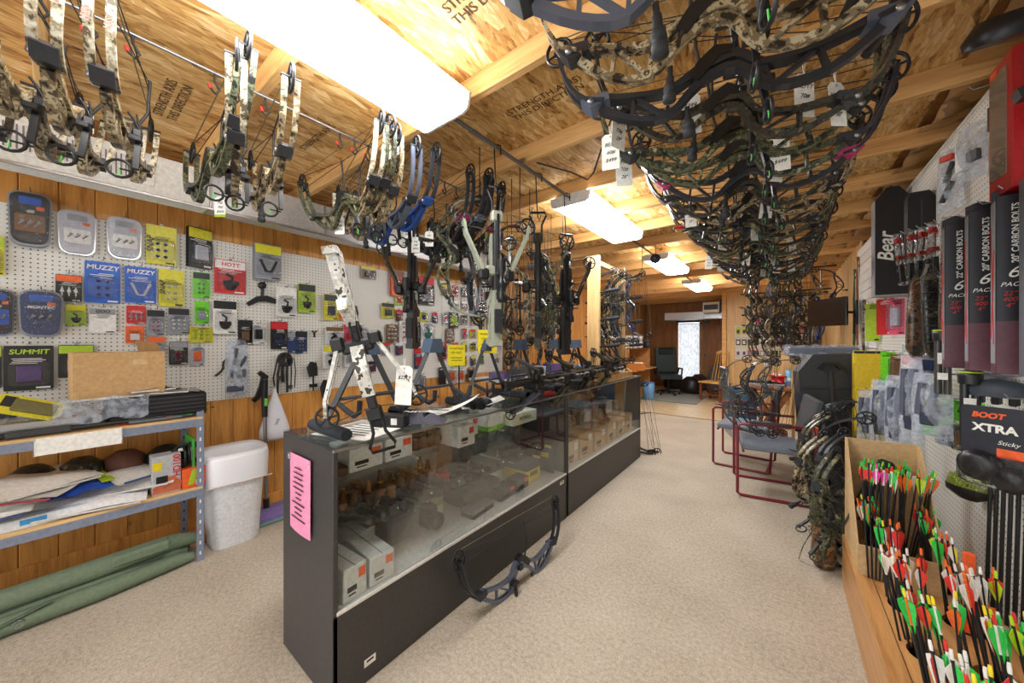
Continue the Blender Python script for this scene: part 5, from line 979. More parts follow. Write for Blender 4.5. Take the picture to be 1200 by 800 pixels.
rbag('clear bag with white card and dark part high on the aisle pegboard', .66, 2.42, 2.2, .12, .24, [('b', (230, 230, 226), -.15, -.05, .4, .5), ('b', (70, 72, 80), .2, -.1, .4, .2)], -PI/2+.5)
rbag('clear long bag of black coiled parts beside the white card bag', .66, 2.66, 2.17, .11, .3, [('t', (30, 30, 30), 0, -.2, .4, .3), ('t', (40, 38, 34), .1, .1, .3, .3), ('b', (220, 70, 40), 0, .35, .5, .1)], -PI/2+.6)
t = thing('sharpener_pack', 'narrow black and red pack near the pegboard top edge', 'blister pack', (.69, 2.3, 2.31), (0, 0, -PI/2+.2)); part('card', MB().prism(rpoly(.06, .2, .01), -.003, 0, 1), BLK, t); part('header', MB().box((0, -.004, .07), (.05, .002, .04)), REDINK, t); part('product', MB().box((0, -.012, -.03), (.03, .018, .1), .005), DGR, t); hook(2.3, 2.42, 1)
# black hanging bow case with cursive lettering
t = thing('bow_case', 'flat black hanging case with white cursive lettering', 'bow case', (.62, 3.6, 1.7)); part('body', MB().prism([(-.085, 0), (.085, 0), (.085, .68), (.03, .76), (-.03, .76), (-.085, .68)], -.05, .05, 1), plain((30, 26, 26), .6), t); part('side_edge', MB().box((-.087, 0, .34), (.006, .1, .68), .002), plain((150, 152, 160), .4), t); part('handle', MB().tube([(-.02, 0, .755), (0, 0, .78), (.02, 0, .755)], .006, 5), BLK, t); lettering('Bear', .11, PAPER, t, (-.03, -.0515, .34), (PI/2, -PI/2, 0), .35, .002); part('base_trim', MB().box((0, 0, .004), (.175, .105, .01), .002), plain((170, 172, 176), .4), t); hook(3.6, 2.45, 1)
t = thing('bow_case', 'second plain black hanging case behind the plastic arrow tubes', 'bow case', (.655, 3.12, 1.76)); part('body', MB().prism([(-.055, 0), (.055, 0), (.055, .46), (.03, .5), (-.045, .5), (-.055, .47)], -.04, .04, 1), plain((28, 26, 26), .6), t); part('zipper', MB().box((0, -.041, .24), (.006, .003, .42)), DGR, t); hook(3.12, 2.26, 1)
for i in range(6):
    x, y = .555+.021*i, 2.95-.045*i
    t = thing('arrow_tube_pack', 'clear plastic tube pack with red inserts, %s from the lettered black case' % ORD[i], 'tube pack', (x, y, 1.72), (R.uniform(-.1, .1), R.uniform(-.12, .12), .6)); part('tube', MB().box((0, 0, .13), (.04, .02, .3), .004), BLIST, t); part('insert', MB().box((0, 0, .05), (.03, .012, .1), .003), BLK, t); part('cap', MB().box((0, 0, .24), (.034, .014, .03), .003), REDINK, t); part('mid_label', MB().box((0, -.002, .14), (.032, .014, .02)), plain((180, 50, 30), .5), t)
    hook(y, 2.0, 1, x)
BRC = camo('camo_bark', [(40, 28, 18), (120, 84, 54), (88, 60, 36), (160, 124, 86), (60, 42, 28)], 14)
for i, (x, y, w, rx) in enumerate(((.575, 2.78, .1, .06), (.6, 2.62, .08, -.05), (.615, 2.5, .07, .0))):
    t = thing('camo_sleeve', ['wide brown bark camouflage sleeve in shiny plastic', 'ribbed dark camouflage sleeve beside the wide bark one', 'narrow bark camouflage sleeve nearest the bolt boxes'][i], 'sleeve', (x, y, 1.3), (0, rx, .6)); part('body', MB().lathe([(w*.2, 0), (w*.5, .04), (w*.55, .2), (w*.5, .38), (w*.2, .42), (0, .42)], 12, Matrix.Scale(.5, 4, (0, 1, 0))), [BRC, CAMS['dark'], BRC][i], t); part('film', MB().lathe([(w*.24, -.01), (w*.56, .04), (w*.61, .2), (w*.56, .4), (w*.2, .46)], 12, Matrix.Scale(.5, 4, (0, 1, 0))), BLIST, t); hook(y, 1.78, 1)
    if i == 1:
        for j in range(7): part('rib', MB().ring((0, -.006, .08+j*.04), w*.5, .004, 10, 2, 4), BLK, t)
# small things on white slat wall / lower pegboard
rp = [((1018, 355, 1028, 400), 'strap_pack', 'olive strip strap leaning on the slatwall', 'lime', dict(product='none')), ((1032, 350, 1044, 392), 'arrow_pack', 'red vertical strip pack under the lettered case', 'red', dict(product='none')), ((1046, 350, 1056, 392), 'nock_pack', 'pale pink pack beside the red strip', 'pink', dict(product='box', pcol='silver')),
 ((1036, 412, 1046, 450), 'strip_pack', 'green strip pack over the clear bags', 'green', dict(product='none')), ((1050, 415, 1064, 450), 'wrap_pack', 'bark camouflage wrap roll pack', 'brown', dict(product='box', pcol='brown')), ((1072, 418, 1098, 458), 'glove_pack', 'white framed pack with orange fluffy band and dark bottles', 'white', dict(header='orange', product='box', pcol='black', copies=2)),
 ((1034, 445, 1044, 468), 'tool_pack', 'small black and white pack over the clear bags, first of three', 'black', dict(product='box', pcol='grey')), ((1045, 446, 1055, 468), 'tool_pack', 'small black and white pack over the clear bags, middle of three', 'black', dict(product='box', pcol='grey')), ((1056, 447, 1064, 468), 'tool_pack', 'small black and white pack over the clear bags, last of three', 'black', dict(product='box', pcol='grey')),
 ((1094, 470, 1112, 488), 'nock_pack', 'round dark pouch pack with lime top', 'brown', dict(header='lime', product='box', pcol='black')), ((1098, 440, 1108, 462), 'nock_pack', 'clear pack with lime cap beside the dark twin tubes', 'lime', dict(product='box', pcol='brown')), ((1120, 470, 1140, 495), 'broadhead_pack', 'green topped pack with black tips behind the black twin tube', 'green', dict(product='blades', pcol='black')),
 ((1090, 490, 1108, 512), 'broadhead_pack', 'pale green slanted blade pack', 'green', dict(product='none', yaw=.3)), ((1110, 500, 1126, 525), 'broadhead_pack', 'silver clear blade pack under the green topped pack', 'silver', dict(product='blades', pcol='black')), ((1126, 500, 1142, 530), 'broadhead_pack', 'camouflage clear pack beside the lettered navy card', 'camo', dict(product='box', pcol='brown')),
 ((1138, 436, 1150, 452), 'nock_pack', 'orange-tipped dark pack just under the bolt boxes', 'orange', dict(product='box', pcol='black')), ((1152, 436, 1170, 455), 'clear_pack', 'pale grey clear pack just under the bolt boxes', 'silver', dict(product='box', pcol='grey')), ((1084, 415, 1096, 440), 'clear_pack', 'slim blue-grey clear pack under the bark sleeves', 'silver', dict(product='box', pcol='navy')),
 ((1070, 398, 1090, 414), 'clear_pack', 'white and lime pack right under the bark sleeve', 'white', dict(header='lime', product='box', pcol='grey'))]
for box, nm, lab, card, kw in rp:
    x0, y0, x1, y1 = box; X = XR-.06; a = onx(x0, (y0+y1)/2, X); b = onx(x1, (y0+y1)/2, X); m0 = onx((x0+x1)/2, y0, X); m1 = onx((x0+x1)/2, y1, X)
    w = (x1-x0)/F*math.hypot(*onx((x0+x1)/2, y0, X)[:2])*1.05; h = m0[2]-m1[2]; c = (X, (a[1]+b[1])/2, (m0[2]+m1[2])/2); hook(c[1], m0[2]+.012, 1)
    yw = kw.pop('yaw', 0)
    pack(nm, lab, 'blister pack', c, w, h, card, side=1, yaw=.75+yw, **kw)
for i, (px, py, wd, hh) in enumerate(((1016, 488, .13, .42), (1034, 485, .13, .45), (1052, 486, .12, .45), (1068, 470, .1, .5), (1092, 475, .14, .3))):
    X = .56-.03*(i < 3); p = onx(px, py, X); rbag('blue-tinted clear bag of tubing, %s from the yellow box stack' % ORD[i], X, p[1], p[2], wd, hh, [('b', (60, 66, 84), 0, -.2, .4, .2), ('t', (120, 128, 146), .1, .1, .2, .5), ('t', (90, 96, 112), -.2, .1, .1, .5)], -PI/2+.9, 'tubing_bag', .05)
# lettered navy card with black glove-like product
p = onx(1166, 521, .6); t = thing('target_pack', 'navy black card with white and orange lettering and a black round product', 'blister pack', p, (0, 0, -PI/2+.95)); w, h = .155, .265; part('card', MB().prism(rpoly(w, h, .012, 3), -.003, 0, 1), plain((40, 42, 52), .4), t)
lettering('XTRA', .038, PAPER, t, (.0, -.0045, .055), (PI/2, 0, 0), 0, .0015); lettering('BOOT', .026, ORG, t, (-.015, -.0045, .1), (PI/2, 0, 0), .2, .0012); lettering('Sticky', .02, PAPER, t, (.03, -.0045, .01), (PI/2, 0, 0), .3); part('price_patch', MB().box((.04, -.004, -.025), (.07, .001, .03)), ORG, t); part('product', MB().lathe([(0, 0), (.05, .0), (.055, .015), (.03, .03), (0, .03)], 14, Matrix.Translation((-.03, -.003, -.08)) @ Matrix.Rotation(PI/2, 4, 'X')).lathe([(0, 0), (.045, .0), (.045, .02), (0, .025)], 14, Matrix.Translation((.04, -.003, -.11)) @ Matrix.Rotation(PI/2, 4, 'X')), BLK, t); part('blister', MB().prism([(a, b-.09) for a, b in rpoly(w*.95, .11, .03)], -.045, -.004, 1), BLIST, t); hook(p[1], p[2]+.17, 1)
p = onx(1168, 455, .64); t = thing('rubber_cap', 'dusty dark rubber cap pack above the lettered navy card', 'cap', p, (0, 0, -PI/2+.95)); part('dome', MB().lathe([(.075, -.03), (.08, .0), (.06, .025), (0, .035)], 14, Matrix.Scale(.6, 4, (0, 1, 0))), plain((60, 66, 74), .6), t); part('teeth', MB().box((-.04, 0, -.04), (.02, .03, .04), .004).box((0, 0, -.04), (.02, .03, .04), .004).box((.04, 0, -.04), (.02, .03, .04), .004), BLK, t); hook(p[1], p[2]+.05, 1)
for i, (px, col) in enumerate(((1137, (40, 40, 44)), (1105, (70, 68, 66)))):
    p = onx(px, 480 if i == 0 else 425, .58); t = thing('tube_pack', ['black twin-tube pack with lime cap hanging below the bolt boxes', 'grey twin-tube pack hanging below the bark sleeve'][i], 'tube pack', p, (0, 0, -.3)); part('tube', MB().tube([(-.014, 0, -.14), (-.014, 0, .12)], .012, 7).tube([(.014, 0, -.14), (.014, 0, .12)], .012, 7), plain(col, .3), t); part('cap', MB().lathe([(.03, .1), (.032, .13), (.03, .15), (0, .15)], 10), BLK, t); part('label_band', MB().box((0, -.012, .02), (.03, .004, .05)), PAPER, t); part('label_band', MB().box((0, -.012, -.06), (.03, .004, .03)), PAPER, t); part('lime_ring', MB().ring((0, 0, .145), .03, .004, 10, 2, 4), CM('lime'), t); hook(p[1], p[2]+.16, 1)
# loose black arrow shafts standing against the pegboard
for i in range(7):
    y = 2.06+i*.055; t = thing('arrow_shaft', 'bare black carbon shaft standing against the pegboard, %s towards the back wall' % ORD[i], 'arrow shaft', (.69, y, .29), (0, .02, 0)); part('shaft', MB().tube([(0, 0, 0), (0, 0, .58)], .0062, 6), BLK, t); part('insert', MB().tube([(0, 0, .58), (0, 0, .592)], .0045, 6), MET, t)
p = onx(1135, 566, .66); t = thing('camo_pouch', 'mossy camouflage pouch slumped against the lower pegboard', 'pouch', p, (0, 0, -.9)); t.scale = (.6,)*3; part('body', MB().lathe([(0, -.1), (.1, -.08), (.13, -.02), (.11, .05), (.05, .09), (0, .1)], 12, Matrix.Scale(.4, 4, (0, 1, 0))), CAMS['mossy'], t); part('flap', MB().lathe([(.05, -.12), (.128, -.07), (.134, -.03)], 12, Matrix.Scale(.45, 4, (0, 1, 0))), BLK, t)
t = thing('orange_bracket', 'orange plastic bracket standing behind the yellow-vaned arrows', 'bracket', (.56, 2.08, .29)); part('upright', MB().box((0, 0, .15), (.03, .02, .3), .004), ORG, t); part('shelf', MB().box((.03, 0, .1), (.07, .03, .03), .004), ORG, t)
# ---------------------------------------------------------------- arrow bin
BX0, BX1, BY0, BY1, BZ = .28, .7, 1.0, 2.74, .28
t = thing('arrow_bin', 'low honey-coloured wooden arrow bin with round holes in its top', 'bin', (BX0, BY0, 0))
L, Wd = BY1-BY0, BX1-BX0
part('front_board', MB().box((.01, L/2, BZ/2-.01), (.02, L, BZ-.02), .003), OAKX, t); part('back_board', MB().box((Wd-.01, L/2, BZ/2-.01), (.018, L, BZ-.02), .003), OAKX, t)
for y in (.01, L-.01): part('end_board', MB().box((Wd/2, y, BZ/2-.012), (Wd-.04, .018, BZ-.024), .003), OAKX, t)
HOLES = [(x, y) for y in (1.30, 1.58, 1.86, 2.14, 2.42) for x in (.42, .57)]
HR = .062
# top board made of strips around octagonal holes
mb = MB(); ys = sorted(set(h[1] for h in HOLES)); xs_ = sorted(set(h[0] for h in HOLES))
def cell(mb, x0, x1, y0, y1, hx, hy):
    n = 16; V = []
    for j in range(n):
        a = 2*PI*j/n; c, s_ = math.cos(a), math.sin(a); m_ = max(abs(c), abs(s_)); 
        ox = hx+(x1-hx if c > 0 else hx-x0)*(c/m_); oy = hy+(y1-hy if s_ > 0 else hy-y0)*(s_/m_)
        V += [(hx+c*HR, hy+s_*HR, BZ), (ox, oy, BZ), (hx+c*HR, hy+s_*HR, BZ-.02)]
    V = [(a-BX0, b-BY0, c) for a, b, c in V]
    mb.add(V, [(j*3, j*3+1, (j+1) % n*3+1, (j+1) % n*3) for j in range(n)]+[(j*3, (j+1) % n*3, (j+1) % n*3+2, j*3+2) for j in range(n)])
xe = [.34, .495, .66]; ye = [1.16]+[(ys[i]+ys[i+1])/2 for i in range(4)]+[2.56]
for i, hx in enumerate(xs_):
    for j, hy in enumerate(ys): cell(mb, xe[i], xe[i+1], ye[j], ye[j+1], hx, hy)
part('top_board', mb, OAKX, t)
part('top_edge', MB().box((.03, L/2, BZ-.01), (.06, L, .02), .003), OAKX, t); part('top_edge', MB().box((Wd-.02, L/2, BZ-.01), (.04, L, .02), .003), OAKX, t); part('top_end', MB().box((Wd/2, .08, BZ-.01), (Wd-.1, .16, .02), .003), OAKX, t); part('top_end', MB().box((Wd/2, L-.09, BZ-.01), (Wd-.1, .18, .02), .003), OAKX, t)
part('bottom_board', MB().box((Wd/2, L/2, .012), (Wd-.04, L-.04, .016), .002), OAKX, t)
for y in (2.56, 2.42): part('paper_label', MB().box((.035, y-BY0, BZ+.001), (.04, .05, .001)), PAPER, t)
# cardboard arrow box with slanted sides on the bin
t = thing('carton_holder', 'slant-cut brown cardboard box full of arrows standing on the wooden bin', 'box', (.29, 2.32, BZ)); KR = plain((206, 172, 124), .75)
for x in (0, .27): part('side_panel', MB().prism([(0, 0), (.4, 0), (.4, .56), (.34, .56), (0, .14)], x, x+.005, 0), KR, t)
part('back_panel', MB().box((.137, .4, .28), (.275, .005, .56)), KR, t); part('front_panel', MB().box((.137, .0, .07), (.275, .005, .14)), KR, t); part('floor_panel', MB().box((.137, .2, .003), (.27, .4, .005)), KR, t)
# arrows
AS = MB().tube([(0, 0, 0), (0, 0, .7)], .0042, 6).mesh('shaft', BLK); AN = MB().tube([(0, 0, .7), (0, 0, .716), (0, 0, .73)], [.0046, .005, .0038], 6).mesh('nock', WHT); AC = MB().tube([(0, 0, .6), (0, 0, .698)], .0046, 6, False).mesh('wrap', WHT)
def vane_mesh(L, H, sq):
    pr = [(.004, 0), (.004+H*.35, .006), (.004+H, L*.22), (.004+H*.86, L*.45), (.004, L)] if not sq else [(.004, 0), (.004+H, .01), (.004+H, L*.3), (.004, L)]
    return MB().prism([(a, .69-b) for a, b in pr], -.0006, .0006, 1).mesh('vane', WHT)
VS = [vane_mesh(.085, .018, 0), vane_mesh(.12, .017, 1)]
AC_ = {'red': (226, 52, 40), 'orange': (244, 110, 36), 'white': (240, 238, 234), 'green': (50, 206, 84), 'lime': (196, 226, 40), 'yellow': (244, 224, 40), 'pink': (238, 70, 170), 'black': (30, 30, 32), 'blue': (40, 90, 190)}
def arrow(c, top, v1, v2, nk, wrap=None, big=0, where='the wooden bin', sc=1):
    b = Vector(c); d = Vector(top)-b; q = d.to_track_quat('Z', 'Y').to_euler()
    lab = 'black arrow, %s vanes, %s nock%s, %s' % (v1 if v1 == v2 else v1+' and '+v2, nk, ', %s wrap' % wrap if wrap else '', where)
    t = thing('arrow', lab, 'arrow', b, q, 'arrows: '+where); t.scale = (sc,)*3 if sc == 1 else (max(sc, .85),)*2+(sc,); part('shaft', AS, None, t); recolor(part('nock', AN, None, t), plain(AC_[nk], .4))
    if wrap: recolor(part('wrap', AC, None, t), plain(AC_[wrap], .5))
    a0 = R.random()*6
    for i in range(3): o = recolor(part('vane', VS[big], None, t), plain(AC_[v1 if i == 0 else v2], .5)); o.rotation_euler = (0, 0, a0+i*2.094)
    return t
SCH = [('red', 'white', 'orange'), ('red', 'red', 'orange'), ('white', 'red', 'orange'), ('green', 'green', 'green'), ('orange', 'white', 'yellow'), ('green', 'white', 'white'), ('red', 'white', 'white'), ('green', 'green', 'yellow'), ('white', 'green', 'red'), ('lime', 'lime', 'lime'), ('orange', 'orange', 'green'), ('yellow', 'white', 'white'), ('red', 'orange', 'white')]
near = {1.30: [5, 8, 6, 12, 7], 1.58: [7, 3, 8, 6, 12], 1.86: [0, 1, 2, 5, 11], 2.14: [0, 2, 1, 4, 3], 2.42: [1, 0, 3, 10, 4]}
SN = {1.30: 'first', 1.58: 'second', 1.86: 'third', 2.14: 'fourth', 2.42: 'fifth'}
for (hx, hy) in HOLES:
    for i in range(11 if hy < 2.1 else 7):
        a = R.uniform(0, 6.28); r = R.uniform(.3, 1)*HR*.8; cs_ = near[hy][R.randrange(5)]; bx, by = hx+math.cos(a)*r*.8, hy+math.sin(a)*r*.8
        if hx > .5 and R.random() < .35: cs_ = R.choice([9, 3, 11, 4])
        v1, v2, nk = SCH[cs_]; tz = .78-(0.0 if i % 2 else .06)
        arrow((bx, by, .03 if i % 2 else -.0+.022), (bx+R.uniform(-.1, .02)-.03, by+R.uniform(-.02, .1)+.04, tz), v1, v2, nk, R.choice([None, None, None, 'white', 'orange']), R.random() < .25, '%s %s bin hole' % (SN[hy], 'wall-side' if hx > .5 else 'aisle-side'), .8)
for i in range(26):
    bx, by = .33+.2*R.random(), 2.38+.26*R.random(); v1, v2, nk = R.choice([('white', 'orange', 'green'), ('white', 'orange', 'green'), ('lime', 'lime', 'orange'), ('lime', 'green', 'green'), ('green', 'green', 'green'), ('orange', 'white', 'lime')])
    arrow((bx, by, BZ+.008), (bx+R.uniform(-.03, .12), by+R.uniform(-.04, .05), BZ+.72), v1, v2, nk, R.choice([None, 'green']), 1, 'in slant-cut cardboard box', .66)
for i, (v, nk) in enumerate((('red', 'green'), ('red', 'black'), ('pink', 'pink'), ('pink', 'black'), ('green', 'red'))): arrow((.325+.012*i, 2.3, BZ+.002), (.30+.03*i, 2.36, BZ+.7), v, v, nk, 'white' if i > 1 else None, 0, 'bundle beside cardboard box', .72)
for i in range(2):
    t = thing('quiver_hood', ['black six-sided quiver hood among the boxed arrows, lower one', 'black six-sided quiver hood among the boxed arrows, upper one'][i], 'quiver', (.36+.06*i, 2.6, BZ+.37+.06*i), (0, .3, .4)); t.scale = (.7,)*3; part('hood', MB().lathe([(.05, 0), (.055, .02), (.05, .07), (.03, .085), (0, .085)], 6, None, False), BLK, t); part('post', MB().tube([(0, 0, 0), (-.03, 0, -.4)], .007, 6), BLK, t)
# ---------------------------------------------------------------- chairs and bench
RF = plain((122, 24, 44), .35); SEATG = plain((118, 126, 138), .85)
def red_chair(label, loc, rz):
    t = thing('armchair', label, 'chair', loc, (0, 0, rz))   # faces -X
    for s in (-1, 1):
        y = s*.26; part('side_frame', MB().tube([(.25, y, .78), (.27, y, .62), (.23, y, .02), (.2, y, .013), (-.26, y, .013), (-.285, y, .03), (-.285, y, .62), (-.26, y, .645), (.2, y, .66)], .0125, 7), RF, t)
        part('arm_pad', MB().box((-.05, y, .668), (.3, .04, .022), .008), plain((60, 50, 52), .6), t)
    part('seat', MB().box((-.02, 0, .44), (.46, .48, .055), .022), SEATG, t); part('seat_rail', MB().tube([(-.24, -.26, .405), (-.24, .26, .405)], .011, 6).tube([(.2, -.26, .405), (.2, .26, .405)], .011, 6), RF, t)
    b = part('backrest', MB().box((0, 0, 0), (.05, .5, .34), .022), plain((74, 76, 80), .85), t); b.location = (.26, 0, .72); b.rotation_euler = (0, .2, 0)
    part('stretcher', MB().tube([(.2, -.26, .013), (.2, .26, .013)], .011, 6), RF, t)
    return t
red_chair('maroon tube-frame armchair with grey seat heaped with black bows, nearer the arrow bin', (-.06, 4.02, 0), math.radians(8)); red_chair('maroon tube-frame armchair with grey seat in front of the wooden bench', (-.3, 4.75, 0), math.radians(-4))
for i, (k, x, y, z, rx, rz) in enumerate((('dark', -.2, 3.92, .78, .05, .1), ('black', -.06, 4.02, .76, -.08, .2), ('blackq', .06, 4.1, .77, .1, .0), ('green', -.12, 4.2, .75, .0, .3))):
    put(bow(k), BN[k]+', %s in the heap on the maroon armchair' % ORD[i], (x, y, z+.1), (rx, math.radians(90+8*(i-1)), rz), None, .8)
TOPW = wood('bench_top', (176, 110, 62), (130, 78, 40), 0)
t = thing('work_bench', 'small cross-legged wooden work bench with dark brown top', 'table', (-.1, 5.6, 0)); part('top', MB().box((0, 0, .80), (.56, .5, .035), .005), TOPW, t); part('vise_rail', MB().box((-.06, -.16, .83), (.4, .09, .03), .004), plain((150, 148, 146), .5), t)
for s in (-1, 1): part('leg', MB().strip([(-.24*s, 0), (.22*s, .79)], .05, -.17+.03*s, -.145+.03*s), TOPW, t); part('leg', MB().strip([(-.24*s, 0), (.22*s, .79)], .05, .15+.03*s, .175+.03*s), TOPW, t)
part('stretcher', MB().box((0, 0, .3), (.5, .05, .04), .004), TOPW, t)
def vise(label, x, y, col): 
    t = thing('spool', label, 'spool', (x, y, .818)); part('drum', MB().lathe([(.07, 0), (.07, .015), (.04, .02), (.04, .1), (.07, .105), (.07, .12), (0, .12)], 12), plain(col, .4), t); part('hub', MB().lathe([(.02, .12), (.02, .14), (0, .14)], 8), WHT, t)
vise('red serving-thread spool on the work bench', -.0, 5.72, (220, 40, 44)); vise('second red spool behind the first on the work bench', -.06, 5.82, (210, 36, 40))
t = thing('coffee_can', 'blue and white can beside the red spools', 'can', (.11, 5.72, .818)); part('can', MB().lathe([(.06, 0), (.062, .005), (.06, .2), (0, .2)], 14), plain((90, 150, 190), .4), t); part('band', MB().lathe([(.0615, .06), (.0615, .1)], 14), WHT, t); part('rim', MB().ring((0, 0, .2), .06, .004, 14, 2, 4), MET, t)
for i in range(9):
    k = i % 3; x, y = -.32+.045*i, 5.66+.12*(i % 3); t = thing('bench_tool', ['black bow-press jaw', 'wooden-handled pliers', 'grey clamp'][k]+' lying on the work bench, %s of its kind' % ORD[i//3], 'tool', (x, y, .818), (0, 0, R.uniform(0, 3))); part('jaw', MB().strip([(-.08, .02), (0, .035), (.06, .02), (.09, .05)], .022, -.012, .012), [BLK, MET, DGR][k], t); part('handle', MB().tube([(-.08, 0, .015), (-.16, .02, .015)], .011, 6), [BLK, plain((160, 60, 40), .5), BLK][k], t)
# jeans-blue bag on the bench leg
t = thing('denim_bag', 'blue denim bag hanging from the work bench end', 'bag', (-.4, 5.45, .28)); part('body', MB().grid(lambda a, b: ((a-.5)*.32, -.05*math.sin(PI*a)*math.sin(PI*b), b*.5), 8, 8), plain((70, 92, 118), .9), t); part('back', MB().grid(lambda a, b: ((a-.5)*.32, .03, b*.5), 2, 2), plain((56, 74, 98), .9), t); part('strap', MB().tube([(-.1, 0, .5), (0, 0, .54), (.1, 0, .5)], .01, 5), plain((50, 66, 88), .9), t)
t = thing('pale_board', 'pale blue-white board standing on edge behind the armchair', 'board', (-.6, 6.1, 0), (0, -.08, .3)); part('board', MB().box((0, 0, .5), (.03, .42, 1.0), .006), plain((206, 214, 224), .5), t); part('edge', MB().box((-.016, 0, .5), (.004, .42, .98), .001), MET, t)
# black hard case, wrapped tray, yellow boxes
t = thing('hard_case', 'tall black angular hard case standing beside the yellow boxes', 'case', (.42, 4.6, 0), (0, -.06, .2)); part('body', MB().prism([(-.24, .0), (.24, 0), (.24, 1.1), (.16, 1.26), (-.12, 1.26), (-.24, 1.1)], -.1, .1, 1), plain((56, 58, 62), .55), t)
for z in (.3, .62, .94): part('ridge', MB().box((0, -.105, z), (.44, .012, .014), .003), DGR, t)
part('handle', MB().strip([(-.08, 1.12), (-.04, 1.17), (.04, 1.17), (.08, 1.12)], .03, -.15, -.1), BLK, t); part('hinge_rail', MB().box((.0, -.106, .6), (.03, .014, 1.0), .004), DGR, t)
t = thing('wrapped_tray', 'long tray wrapped in crumpled clear plastic laid over the hard case', 'tray', (.33, 5.03, 1.25), (0, 0, .1)); part('tray', MB().box((0, 0, .02), (.56, .4, .1), .015), plain((110, 118, 132), .5), t); part('film', MB().grid(lambda a, b: ((a-.5)*.62, (b-.5)*.46, .085+.02*math.sin(17*a)*math.cos(11*b)-.12*(abs(b-.5)*2)**4), 16, 8), BAG, t)
[part('prop_leg', MB().box((x, .16, -.63), (.03, .03, 1.24), .004), POST, t) for x in (-.2, .24)]
for i in range(4):
    z = .1+i*.32; pbox('target_box', 'yellow carton with black wheel print, %s up the stack beside the hard case' % ORD[i], 'box', (.62, 4.35, z-.1), (.2, .18, .315), plain((224, 190, 30), .5), 0)
for i in range(3):
    t = thing('wheel_print_pack', 'yellow wheel pack with black hub, %s along the stack top' % ORD[i], 'pack', (.545+.07*i, 4.3, 1.181)); part('card', MB().box((0, 0, .06), (.066, .05, .12), .003), plain((216, 206, 40), .5), t); part('wheel', MB().lathe([(.012, 0), (.024, 0), (.024, .003), (.012, .003)], 10, Matrix.Translation((0, -.026, .055)) @ Matrix.Rotation(PI/2, 4, 'X')), BLK, t); part('header', MB().box((0, -.0255, .105), (.064, .002, .02)), BLK, t)
# camouflage bows and packs slumped on the floor by the bin
for i, (k, x, y, z, ry, rz) in enumerate((('green', .4, 3.35, .46, 70, .4), ('dark', .44, 3.55, .46, 78, .2), ('tan', .34, 3.12, .4, 64, .9), ('darkq', .5, 3.2, .46, 82, -.3), ('black', .46, 3.85, .48, 100, .1), ('green', .33, 2.95, .36, 60, 1.2), ('blacklimb', .42, 3.05, .4, 72, .6), ('grey', .5, 3.95, .46, 80, .5))):
    put(bow(k), BN[k]+', %s in the pile beside the arrow bin' % ORD[i], (x, y, z), (.2*(i % 3)-.2, math.radians(ry), rz), None, 1.0)
t = thing('camo_pack', 'dark camouflage backpack slumped on the carpet beside the arrow bin', 'backpack', (.36, 3.25, 0), (0, 0, .3)); part('body', MB().lathe([(.0, 0), (.14, .01), (.17, .1), (.15, .24), (.09, .32), (0, .34)], 12, Matrix.Scale(.75, 4, (0, 1, 0))), CAMS['dark'], t); part('pocket', MB().box((-.1, -.06, .12), (.1, .12, .14), .03), BRC, t); part('strap', MB().tube([(-.08, -.1, .3), (-.16, -.12, .18), (-.12, -.12, .04)], .014, 5, flat=.4), BLK, t)
t = thing('camo_boot_bag', 'small bark camouflage bag lying on the carpet at the bin corner', 'bag', (.21, 2.86, 0), (0, 0, -.3)); t.scale = (.85, .85, 1.1); part('body', MB().lathe([(0, 0), (.06, .01), (.075, .08), (.06, .2), (.03, .27), (0, .27)], 10), BRC, t); part('strap', MB().tube([(-.05, -.05, .2), (-.1, -.06, .1), (-.13, -.05, .012)], .009, 5, flat=.4), CAMS['green'], t)
# monitor on arm
t = thing('monitor', 'black flat monitor on a wall arm above the wrapped tray', 'monitor', (.43, 5.5, 1.72), (0, 0, -.9)); part('screen', MB().box((0, 0, 0), (.5, .03, .32), .006), plain((18, 18, 20), .2), t); part('bezel', MB().box((0, .014, 0), (.47, .02, .28), .008), plain((60, 52, 44), .5), t); part('arm', MB().tube([(0, .03, 0), (.05, .12, .0), (.06, .32, .0)], .015, 6), BLK, t); part('mount', MB().box((.06, .33, 0), (.12, .02, .12), .004), BLK, t)
# recurve bows and strips on the slat wall
for i, (y, z) in enumerate(((5.5, 1.6), (5.3, 1.7), (4.95, 1.2))):
    t = thing('recurve_bow', ['green recurve bow hung upright at the slatwall edge', 'wooden recurve bow hung upright beside the green one', 'camouflage recurve bow low on the slatwall'][i], 'bow', (XR-.05, y, z)); m = [plain((60, 90, 60), .4), wood('recurve_wood', (150, 96, 50), (104, 62, 30), 2), CAMS['tan']][i]
    part('limb', MB().strip([(.02, .6), (-.02, .5), (.06, .25), (.03, .12)], [.012, .02, .026, .03], -.012, .012, 0), m, t); part('limb', MB().strip([(.03, -.12), (.06, -.25), (-.02, -.5), (.02, -.6)], [.03, .026, .02, .012], -.012, .012, 0), m, t); part('riser', MB().strip([(.03, .13), (.0, .06), (.01, -.04), (.03, -.13)], [.03, .045, .04, .03], -.016, .016, 0), BLK, t); part('string', MB().tube([(0, -.02, .55), (0, -.06, 0), (0, -.02, -.55)], .002, 4), WHT, t)
